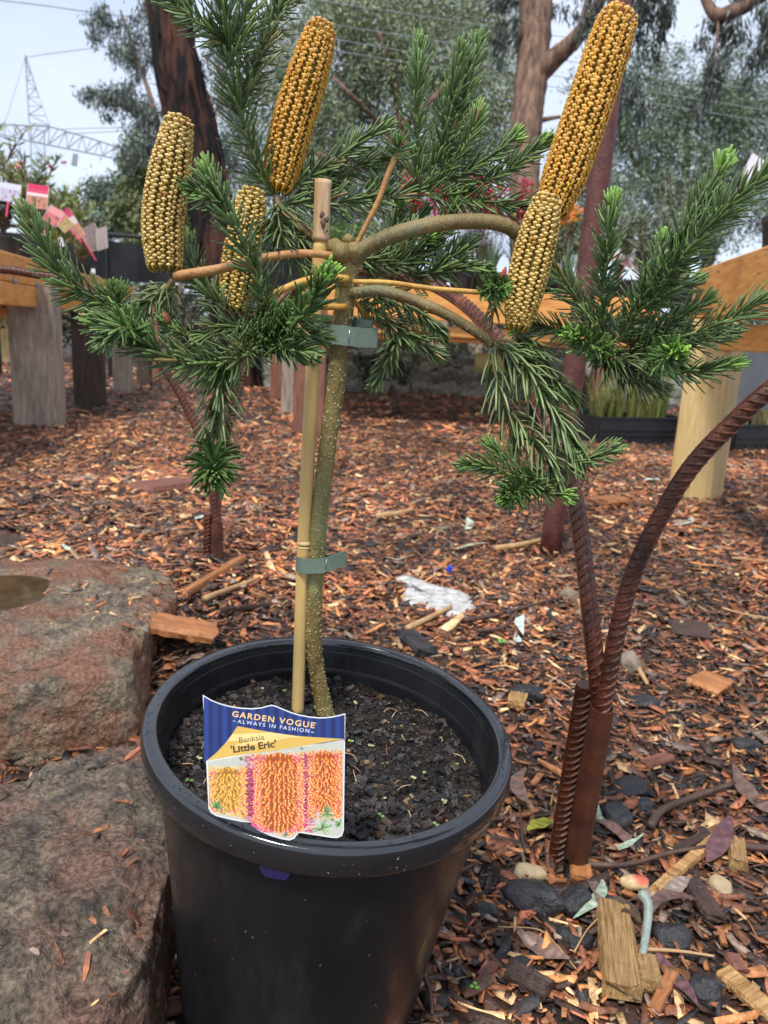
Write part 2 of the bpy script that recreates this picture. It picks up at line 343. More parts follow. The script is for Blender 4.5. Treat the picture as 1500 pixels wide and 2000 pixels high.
# white concrete patch in the mulch
def slab(poly, h, mt, name, label, cat, rough=.0012):
    P = [ground(x, y) for x, y in poly]; zm = max(p[2] for p in P); P = [np.array([p[0], p[1], zm]) for p in P]; c = np.mean(P, 0); V = []; n = len(P); rings = 7
    for j in range(rings + 1):
        for p in P:
            s = j / rings; q = c + (p - c) * s
            q = q + np.array([0, 0, h * (1 - s ** 9) - .02 * (s > .99) + rough * mnoise.noise(Vector(q * 50))]); V.append(q)
    F = [(j * n + i, j * n + (i + 1) % n, (j + 1) * n + (i + 1) % n, (j + 1) * n + i) for j in range(rings) for i in range(n)]
    return tag(link(name, np_mesh(name, V, np.array(F), mt, smooth=True)), label, cat)
PATCH = [(760, 1119), (785, 1122), (815, 1129), (828, 1136), (841, 1140), (862, 1147), (887, 1151), (905, 1157), (929, 1169), (936, 1182), (940, 1196), (922, 1206), (908, 1217), (893, 1216), (881, 1211), (866, 1207), (849, 1204), (820, 1193), (804, 1191), (788, 1188), (779, 1176), (776, 1162), (790, 1148), (764, 1140)]
slab(PATCH, .008, m_concrete, 'concrete_patch', 'flat broken patch of white concrete showing through the mulch', 'concrete')

# ------------------------------------------------------------------ bark mulch (ground cover)
PAL = np.array([(.062, .028, .016), (.23, .085, .036), (.50, .195, .066), (.64, .40, .19), (.026, .022, .021), (.24, .165, .12), (.34, .112, .05)])
def chips(name, N, dmin, dmax, smin, smax, wts, label, seed, zlift, xlim=None, pw=1.0):
    r = np.random.default_rng(seed)
    d = dmin + (dmax - dmin) * r.random(N) ** pw; s = r.uniform(-1.08, 1.08, N)
    y = d * 1.0; x = s * (.53 * d + .12)
    keep = np.hypot(x - POT_C[0] + .03, y - POT_C[1] - .02) > .118
    for O in (O1, O2, O3):
        c = O.mean(0); Q = c + (O - c) * .93
        keep &= ~np.array([inside(Q, a, b) for a, b in zip(x, y)])
    PQ = np.array([ground(a, b)[:2] for a, b in PATCH]); pcx = PQ.mean(0); PQ = pcx + (PQ - pcx) * .84
    keep &= ~np.array([inside(PQ, a, b) for a, b in zip(x, y)])
    x, y = x[keep], y[keep]; n = len(x)
    sz = np.exp(r.uniform(math.log(smin), math.log(smax), n)) * np.where(r.random(n) < .07, 1.7, 1.); asp = r.uniform(.12, .5, n) * np.where(sz > smax * .8, .5, 1.); L_ = sz / 2; Wd = sz * asp / 2; H = np.minimum(sz * asp * .5, sz * r.uniform(.03, .09, n))
    yaw = r.uniform(0, 2 * math.pi, n); p1 = r.normal(0, .22, n); p2 = r.normal(0, .3, n)
    ca, sa = np.cos(yaw), np.sin(yaw)
    ax = np.stack([ca * np.cos(p1), sa * np.cos(p1), np.sin(p1)], 1)
    ay = np.stack([-sa * np.cos(p2), ca * np.cos(p2), np.sin(p2)], 1); az = np.cross(ax, ay)
    z = np.array([gz(a, b) for a, b in zip(x, y)]) + r.uniform(0, zlift, n) + H * .3
    ctr = np.stack([x, y, z], 1)
    loc = [(-1, -1), (-1, 1), (.1, 1), (1, .6), (1, -.7), (.0, -1)]                 # six-sided, slightly tapered splinter
    V = np.zeros((n, 12, 3)); bend = r.normal(0, .12, n) * L_
    for k, (a, b) in enumerate(loc):
        ja = a * (1 + r.normal(0, .12, n)); jb = b * (1 + r.normal(0, .25, n))
        base = ctr + ax * (L_ * ja)[:, None] + ay * (Wd * jb)[:, None] + az * (bend * a * a)[:, None]
        V[:, k] = base - az * (H * .5)[:, None]; V[:, 6 + k] = base * 1.0 + az * (H * .5 * (1 + r.normal(0, .2, n)))[:, None]
    o = (np.arange(n) * 12)[:, None]
    side = np.concatenate([o + np.array([[k, (k + 1) % 6, 6 + (k + 1) % 6, 6 + k]]) for k in range(6)])
    top = o + np.arange(6, 12)[None, :]
    ci = r.choice(len(PAL), n, p=np.array(wts) / sum(wts)); C = PAL[ci] * r.uniform(.65, 1.75, (n, 1)) * np.array([1.0 + .85 * mnoise.noise((a * 2.1, b * 2.1, 5.5)) + .25 * mnoise.noise((a * 7, b * 7, 1.5)) for a, b in zip(x, y)])[:, None]
    me = np_mesh(name, V.reshape(-1, 3), [side, top], m_chip, np.repeat(C, 12, axis=0))
    o_ = link(name, me); return tag(o_, label, None, None, 'stuff')
chips('bark_mulch', 34000, .55, 2.3, .006, .044, (30, 24, 12, 7, 14, 9, 12), 'dark wet bark mulch around the pot', 1, .012, pw=.8)
chips('bark_mulch', 42000, 1.6, 5.2, .012, .060, (23, 28, 16, 9, 10, 8, 18), 'reddish bark mulch spread between the benches', 2, .014, pw=.75)
chips('bark_mulch', 14000, 4.8, 11, .03, .09, (28, 28, 13, 4, 9, 6, 20), 'far brown bark mulch under the benches', 3, .02, pw=.8)

from mathutils.bvhtree import BVHTree
def litter(o, n, seed, label, spots):
    """bark bits and leaves fallen on a boulder, laid on its surface"""
    r = random.Random(seed); me = o.data; L0 = o.location; bv = BVHTree.FromPolygons([(v.co + L0)[:] for v in me.vertices], [tuple(p.vertices) for p in me.polygons]); mb = MB()
    for k in range(n):
        cx, cy, sp = spots[r.randrange(len(spots))]; x, y = r.gauss(cx, sp), r.gauss(cy, sp); P = at_z(x, y, .12)
        h, nn, _, _ = bv.ray_cast(Vector((P[0], P[1], 1)), Vector((0, 0, -1)))
        if h is None or abs(nn.z) < .6: continue
        if nn.z < 0: nn = -nn
        s = math.exp(r.uniform(math.log(.003), math.log(.014))); nz_ = nrm(nn); X = nrm(np.cross(nz_, [r.uniform(-1, 1), r.uniform(-1, 1), .1])); Y = np.cross(nz_, X); w = s * r.uniform(.15, .5); hh = s * r.uniform(.05, .14); c = np.array(h) + nz_ * hh
        V = [c + X * a * s * r.uniform(.8, 1.1) + Y * b * w * r.uniform(.6, 1.2) + nz_ * e for e in (-hh, hh * r.uniform(.8, 1.3)) for a, b in ((-1, -1), (-1, .8), (.1, 1), (1, .5), (1, -.6), (0, -1))]
        mb.add(V, [(i, (i + 1) % 6, 6 + (i + 1) % 6, 6 + i) for i in range(6)] + [(6, 7, 8, 9, 10, 11)], 0, PAL[r.choice([0, 1, 1, 2, 3, 4, 5, 6])] * r.uniform(.6, 1.3))
    tag(mb.obj('bark_litter', m_chip), label, None, None, 'stuff')
litter(b2, 170, 3, 'bark crumbs scattered on the flat boulder', [(150, 1130, 60), (260, 1130, 50), (280, 1200, 30), (190, 1180, 40), (60, 1110, 60), (330, 1150, 30)])
litter(b1, 40, 4, 'few bark crumbs on the near boulder', [(240, 1450, 40), (270, 1700, 40), (200, 1900, 60)])
# ------------------------------------------------------------------ black pot
pot = empty('plant_pot', POT_C - POT_AX * .326, 'large black plastic nursery pot, wet, holding the banksia', 'plant pot')
prof = [(.0, -.325), (.104, -.327), (.112, -.325), (.115, -.318), (.119, -.295), (.126, -.23), (.1335, -.16), (.1415, -.10), (.149, -.052), (.1515, -.024)]
mb = MB(); lathe(mb, prof, 128, POT_C, POT_AX)
inn = [(.1505, -.006), (.1495, -.009)]
for i in range(9): inn += [(.1492 - i * .0004, -.011 - i * .0022), (.1484 - i * .0004, -.0118 - i * .0022)]   # fine moulded grooves inside the lip
inn += [(.1445, -.036), (.143, -.05), (.136, -.12), (.13, -.15)]
lathe(mb, inn, 128, POT_C, POT_AX)
# drips and scuffs moulded thinly on the wall
mb.obj('wall', m_plastic, pot, smooth=True)
mb = MB(); lathe(mb, [(.1515, -.022), (.157, -.0235), (.1618, -.0237), (.1636, -.0225), (.1645, -.020), (.165, -.012), (.165, -.007), (.1644, -.0045), (.1643, -.0030), (.1634, -.0009), (.1626, -.0001), (.1618, .0003), (.1578, .0006), (.1536, .0006), (.1526, .0003), (.1519, -.0006), (.1513, -.0022), (.1505, -.006)], 128, POT_C, POT_AX)
mb.obj('rim', m_plastic_wet, pot, smooth=True)

# rain drops on the rim and mud flecks on the wall
def pot_pt(r_, h, t): a_ = nrm(np.cross((0, 1, 0), POT_AX)); return POT_C + POT_AX * h + r_ * (math.cos(t) * a_ + math.sin(t) * np.cross(POT_AX, a_))
mb = MB(); mb2 = MB(); V1, F1 = ICO1
for k in range(420):
    t = rnd(0, 6.283); s = math.exp(rnd(math.log(.0004), math.log(.0016))); q = random.random()
    r_, h = (rnd(.1535, .1615), .0006) if q < .45 else (.165, rnd(-.02, -.006)) if q < .6 else (.1505 - .0004, rnd(-.03, -.008)) if q < .75 else (.165, rnd(-.02, -.006))
    if r_ is None: r_ = np.interp(-h, [.024, .052, .10, .16, .23], [.1515, .149, .1415, .1335, .126]); s *= .7
    up = POT_AX if q < .45 else nrm(pot_pt(1, 0, t) - POT_C) * (-1 if .6 <= q < .75 else 1); X_ = nrm(np.cross(up, [.3, .2, .9])); Y_ = np.cross(up, X_)
    mb.add(pot_pt(r_, h, t) + (V1 * [1, rnd(.7, 1.5), .4]) @ np.stack([X_, Y_, up]) * s, F1)
for k in range(70):
    t = rnd(0, 6.283); h = -.02 - .28 * random.random() ** .8; r_ = np.interp(-h, [.024, .052, .10, .16, .23, .295], [.1515, .149, .1415, .1335, .126, .119]); s = rnd(.0004, .0013); up = nrm(pot_pt(1, 0, t) - POT_C); X_ = nrm(np.cross(up, POT_AX)); Y_ = np.cross(up, X_)
    mb2.add(pot_pt(r_, h, t) + (V1 * [1, rnd(.8, 2.2), .25]) @ np.stack([X_, Y_, up]) * s, F1)
o_ = mb.obj('water_drops', mat('rain_drop', (.01, .011, .013), (.016, .017, .02), rough=.03, spec=1.), pot, smooth=True); o_['kind'] = 'stuff'
o_ = mb2.obj('mud_flecks', mat('mud', (.05, .04, .03), (.085, .065, .05), rough=.8), pot, smooth=True); o_['kind'] = 'stuff'

# ------------------------------------------------------------------ potting soil
def soil():
    a = nrm(np.cross((0, 1, 0), POT_AX)); b = np.cross(POT_AX, a); na, nr = 120, 50; V = []
    def hz(u, v): return .006 * mnoise.noise((u * 18, v * 18, 1)) + .0035 * mnoise.noise((u * 60, v * 60, 4)) + .002 * mnoise.noise((u * 160, v * 160, 9)) - .05 * max(0, .02 - math.hypot(u, v)) * 0
    for j in range(nr):
        r = .1435 * j / (nr - 1)
        for i in range(na):
            t = 2 * math.pi * i / na; u, v = r * math.cos(t), r * math.sin(t); V.append(SOIL_C + a * u + b * v + POT_AX * hz(u, v))
    F = [(j * na + i, j * na + (i + 1) % na, (j + 1) * na + (i + 1) % na, (j + 1) * na + i) for j in range(nr - 1) for i in range(na)]
    root = link('potting_mix', np_mesh('potting_mix', V, np.array(F), m_soil, smooth=True)); tag(root, 'black wet potting mix filling the pot', 'potting mix', None, 'stuff')
    mb = MB()
    for k in range(9500):
        r = .142 * math.sqrt(random.random()); t = rnd(0, 6.283); u, v = r * math.cos(t), r * math.sin(t)
        fine = u > .0 and v > -.02 and random.random() < .8
        s = rnd(.0006, .0016) if fine else math.exp(rnd(math.log(.0008), math.log(.005)))
        q = random.random()
        c = (.012, .009, .008) if q < .72 else (.035, .020, .012) if q < .985 else (.22, .14, .07)
        if q >= .93: s = min(s, .004)
        x = nrm([rnd(-1, 1), rnd(-1, 1), rnd(-.4, .4)]); y = nrm(np.cross(x, [rnd(-.3, .3), rnd(-.3, .3), 1])); z = np.cross(x, y)
        box(mb, SOIL_C + a * u + b * v + POT_AX * (hz(u, v) + s * .2), x * s, y * s * rnd(.4, .8), z * s * rnd(.15, .4), 0, np.array(c) * rnd(.6, 1.5))
    for k in range(40):                                               # pale fibres and dead needles
        r = .138 * math.sqrt(random.random()); t = rnd(0, 6.283); u, v = r * math.cos(t), r * math.sin(t)
        p0 = SOIL_C + a * u + b * v + POT_AX * (hz(u, v) + .002); th = rnd(0, 6.28); l_ = rnd(.006, .02)
        d = a * math.cos(th) + b * math.sin(th)
        tube(mb, spline([p0, p0 + d * l_ * .5 + POT_AX * rnd(.001, .004) + a * rnd(-.003, .003), p0 + d * l_], 5), .00045, 4, 0, random.choice([(.45, .26, .12), (.55, .4, .2), (.25, .12, .06)]))
    for k in range(26):                                                # tiny weeds
        r = .136 * math.sqrt(random.random()); t = rnd(0, 6.283); u, v = r * math.cos(t), r * math.sin(t); p0 = SOIL_C + a * u + b * v + POT_AX * hz(u, v); V1, F1 = ICO1; q = random.choice([(.16, .30, .06), (.24, .34, .10), (.36, .38, .20)]); hgt = rnd(.003, .008)
        tube(mb, [p0, p0 + POT_AX * hgt], .0004, 4, 0, q)
        for e in range(random.choice((1, 2, 2, 3))): th = rnd(0, 6.28); mb.add(p0 + POT_AX * hgt + (a * math.cos(th) + b * math.sin(th)) * .0018 + V1 * np.array([.0018, .0018, .0007]), F1, 0, q)
    o = mb.obj('soil_crumbs', m_chip, root); o['kind'] = 'stuff'
soil()

# ------------------------------------------------------------------ banksia
Pb = at_z(632, 1402, SOIL_C[2] + .004); YT = Pb[1]           # the trunk stands in the vertical plane y = YT
def pt(x, y, off=0.0): return at_Y(x, y, YT + off)
def path(L_, n=None):
    P = np.array([pt(*q) for q in L_]); return spline(P, n or max(6, 5 * len(P)))
bk = empty('banksia_plant', Pb, 'grafted standard banksia with needle leaves and five golden flower spikes', 'banksia')
TR = [(640, 1412, 18), (632, 1380, 18), (621, 1325, 16.5), (613, 1250, 16.3), (615, 1150, 16), (619, 1090, 16), (623, 1012, 16.7), (633, 930, 17), (643, 847, 17), (655, 765, 17.2), (662, 690, 18), (669, 620, 18.5), (675, 570, 20), (677, 530, 22), (680, 500, 25), (680, 488, 20), (678, 478, 12)]
tp = spline([pt(x, y) for x, y, r in TR], 70); tr = np.interp(np.linspace(0, len(TR) - 1, 70), range(len(TR)), [r for *_, r in TR]) * mpp(pt(650, 900))
mb = MB(); tube(mb, tp, tr * (1 + .07 * np.array([mnoise.noise((i * .9, 0, 0)) for i in range(70)])), 18)
trunk = mb.obj('trunk', m_barktrunk, bk, smooth=True)
def dots(P, R, n, name, parent, s=(.0006, .0011), lo=0., hi=1.):
    T, A, B = frames(P); mb = MB(); V1, F1 = ICO1
    R = np.broadcast_to(R, (len(P),))
    for k in range(n):
        i = int(rnd(lo, hi) * (len(P) - 1)); j = min(i + 1, len(P) - 1); f = random.random(); t = rnd(0, 6.283)
        c = P[i] * (1 - f) + P[j] * f; o = math.cos(t) * A[i] + math.sin(t) * B[i]; sz = rnd(*s)
        mb.add(c + o * R[i] + (V1 @ np.stack([A[i], B[i], T[i]])) * sz * .8, F1)
    o = mb.obj(name, m_lent, parent, smooth=True); o['kind'] = 'stuff'; return o
dots(tp, tr, 1300, 'lenticels', trunk, (.0006, .0012))
# warty crown of the graft
mb = MB(); V2, F2 = ICO2
for x, y, o, r in [(655, 482, -.006, 17), (668, 492, -.012, 20), (690, 490, -.008, 18), (700, 500, 0, 16), (650, 500, 0, 15), (680, 470, .006, 13), (672, 548, -.008, 15), (688, 572, -.006, 13)]:
    c = pt(x, y, o); s = r * mpp(c)
    mb.add([c + v * s * (1 + .25 * mnoise.noise(Vector(v * 2.3 + c * 60))) for v in V2], F2)
mb.obj('graft_knob', m_barktrunk, bk, smooth=True)

def branch(L_, r0, r1, m, nd=0):
    P = path(L_); R = np.linspace(r0, r1, len(P)) * mpp(P[len(P) // 2]); mb = MB(); tube(mb, P, R * (1 + .09 * np.array([mnoise.noise((i * .8, 3, 0)) for i in range(len(P))])), 12)
    o = mb.obj('branch', m, bk, smooth=True)
    if nd: dots(P, R, nd, 'lenticels', o, (.0004, .0008))
branch([(684, 508, -.004), (720, 481, -.01), (780, 455, -.015), (850, 438, -.015), (930, 432, -.01), (985, 440, -.005), (1015, 462, 0), (1030, 480, .004)], 17, 13, m_bark, 170)
branch([(690, 550, -.012), (760, 552, -.02), (840, 563, -.028), (935, 571, -.034)], 5, 5, m_yellowstem)
branch([(688, 572, -.008), (740, 568, -.02), (800, 583, -.03), (870, 613, -.035), (935, 652, -.035), (958, 672, -.03)], 12, 9.5, m_bark, 120)
branch([(658, 500, -.01), (590, 495, -.02), (510, 505, -.03), (430, 525, -.035), (340, 540, -.035)], 7, 10, m_orangestem, 60)
branch([(664, 492, .008), (620, 466, .016), (580, 438, .02), (548, 412, .024), (540, 388, .026)], 13, 9, m_bark, 70)
branch([(680, 545, -.012), (630, 542, -.025), (575, 556, -.04), (520, 585, -.05), (500, 615, -.05)], 8, 7, m_yellowstem)
branch([(676, 600, -.01), (600, 600, -.03), (545, 622, -.05), (500, 660, -.06)], 7, 6, m_yellowstem)
branch([(697, 476, .002), (715, 440, .0), (738, 395, -.002), (758, 340, -.003), (772, 308, -.003)], 5, 6, m_orangestem)
branch([(1018, 465, 0), (1060, 490, .03), (1110, 560, .04), (1180, 640, .02), (1240, 672, .0)], 9, 7, m_bark)
branch([(690, 560, .01), (740, 570, .03), (800, 560, .05), (850, 545, .06)], 6, 5, m_yellowstem)
branch([(688, 585, .01), (720, 620, .03), (745, 640, .035)], 5, 4, m_yellowstem)
branch([(338, 545, -.035), (315, 575, -.035), (270, 598, -.035)], 6, 5, m_bark)
branch([(500, 640, -.06), (460, 690, -.07), (425, 715, -.07)], 5, 5, m_bark)

G_OLD, G_MID, G_NEW = np.array([.046, .086, .024]), np.array([.090, .165, .038]), np.array([.20, .39, .05])
def shoot(L_, ln=46, dens=1.0, tip=.5, pale=.36, a0=62, a1=24, end=True, droop=0., bare=.0, seed=None, dark=1.0, wid=3.6):
    wid *= 1.72; dens *= 1.02; ln *= 1.06
    """leafy shoot along photo points (x, y, offset): stem tube plus needles with a grooved section; tip: how fresh the end is"""
    r = np.random.default_rng(seed if seed is not None else int(L_[0][0] * 7 + L_[0][1] * 13 + L_[-1][0]))
    P = path(L_, 8 * len(L_)); u = mpp(P[len(P) // 2]); seg = np.linalg.norm(np.diff(P, axis=0), axis=1); cum = np.r_[0, np.cumsum(seg)]; Ltot = cum[-1]
    T, A, B = frames(P)
    n = int(Ltot / (u * 1.72) * dens); s = np.sort(r.random(n)) * (1 - bare) + bare
    n2 = int(34 * min(1, .6 + tip)) if end else 0; s = np.r_[s, np.clip(1 - np.abs(r.normal(0, .012, n2)), 0, 1)] if end else s; n = len(s)
    ti = s * Ltot
    def itp(X): return np.stack([np.interp(ti, cum, X[:, k]) for k in range(3)], 1)
    c, t, a, b = itp(P), itp(T), itp(A), itp(B)
    phi = np.arange(n) * 2.39996 + r.normal(0, .25, n); phi[n - n2:] = r.uniform(0, 6.283, n2)
    rad = a * np.cos(phi)[:, None] + b * np.sin(phi)[:, None]
    al = np.radians(a0 + (a1 - a0) * s ** 3 + r.normal(0, 7, n))
    if end: al[n - n2:] = np.radians(r.uniform(4, 58, n2))
    D = t * np.cos(al)[:, None] + rad * np.sin(al)[:, None]
    ln_ = ln * u * r.uniform(.82, 1.12, n) * (1 - .25 * s ** 6)
    if end: ln_[n - n2:] *= r.uniform(.55, 1.0, n2)
    S = np.cross(D, t); S /= np.maximum(1e-9, np.linalg.norm(S, axis=1))[:, None]; N = np.cross(S, D)     # N points to the stem side: the upper face
    bd = r.normal(.16, .08, n)[:, None]; dr = np.array([0, 0, -1.]) * droop
    w = wid * u * .5 * r.uniform(.85, 1.1, n); rings = []; cols = []
    ts = (0., .25, .62, .93, 1.)
    fresh = np.clip((s - .74) / .26, 0, 1) ** 1.6 * min(tip, .9)
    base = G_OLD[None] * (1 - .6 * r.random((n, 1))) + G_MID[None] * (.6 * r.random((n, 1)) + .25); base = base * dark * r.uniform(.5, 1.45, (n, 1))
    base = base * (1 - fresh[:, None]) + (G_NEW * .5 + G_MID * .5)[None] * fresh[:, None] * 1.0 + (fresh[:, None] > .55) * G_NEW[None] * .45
    dead = (r.random(n) < .012)[:, None]; base = np.where(dead, np.array([[.30, .19, .07]]), base)
    for q, wf in zip(ts, (.55, .95, 1., .8, .3)):
        ctr = c + D * (ln_ * q)[:, None] + N * (ln_[:, None] * bd * q * q) + dr * (ln_[:, None] * q * q)
        up = w * .12 * wf; dn = w * .75 * wf
        rings.append(np.stack([ctr - S * (w * wf)[:, None], ctr + N * up[:, None] * -.2, ctr + S * (w * wf)[:, None], ctr - N * dn[:, None]], 1))
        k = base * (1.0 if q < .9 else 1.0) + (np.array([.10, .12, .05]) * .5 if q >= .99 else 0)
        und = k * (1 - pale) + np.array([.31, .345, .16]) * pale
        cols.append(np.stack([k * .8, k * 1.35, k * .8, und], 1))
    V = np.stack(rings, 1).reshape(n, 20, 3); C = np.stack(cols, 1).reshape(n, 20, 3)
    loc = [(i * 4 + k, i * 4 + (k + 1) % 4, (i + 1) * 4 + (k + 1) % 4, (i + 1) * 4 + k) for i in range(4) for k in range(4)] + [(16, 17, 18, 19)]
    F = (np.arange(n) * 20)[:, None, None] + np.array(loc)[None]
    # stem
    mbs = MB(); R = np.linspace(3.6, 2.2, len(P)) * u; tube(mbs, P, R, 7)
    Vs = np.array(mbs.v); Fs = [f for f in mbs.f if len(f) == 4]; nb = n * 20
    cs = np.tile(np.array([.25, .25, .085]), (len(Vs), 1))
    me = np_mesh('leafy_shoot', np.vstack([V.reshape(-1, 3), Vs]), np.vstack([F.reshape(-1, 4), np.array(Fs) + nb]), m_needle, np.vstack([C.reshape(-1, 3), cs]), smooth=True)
    return link('leafy_shoot', me, bk)

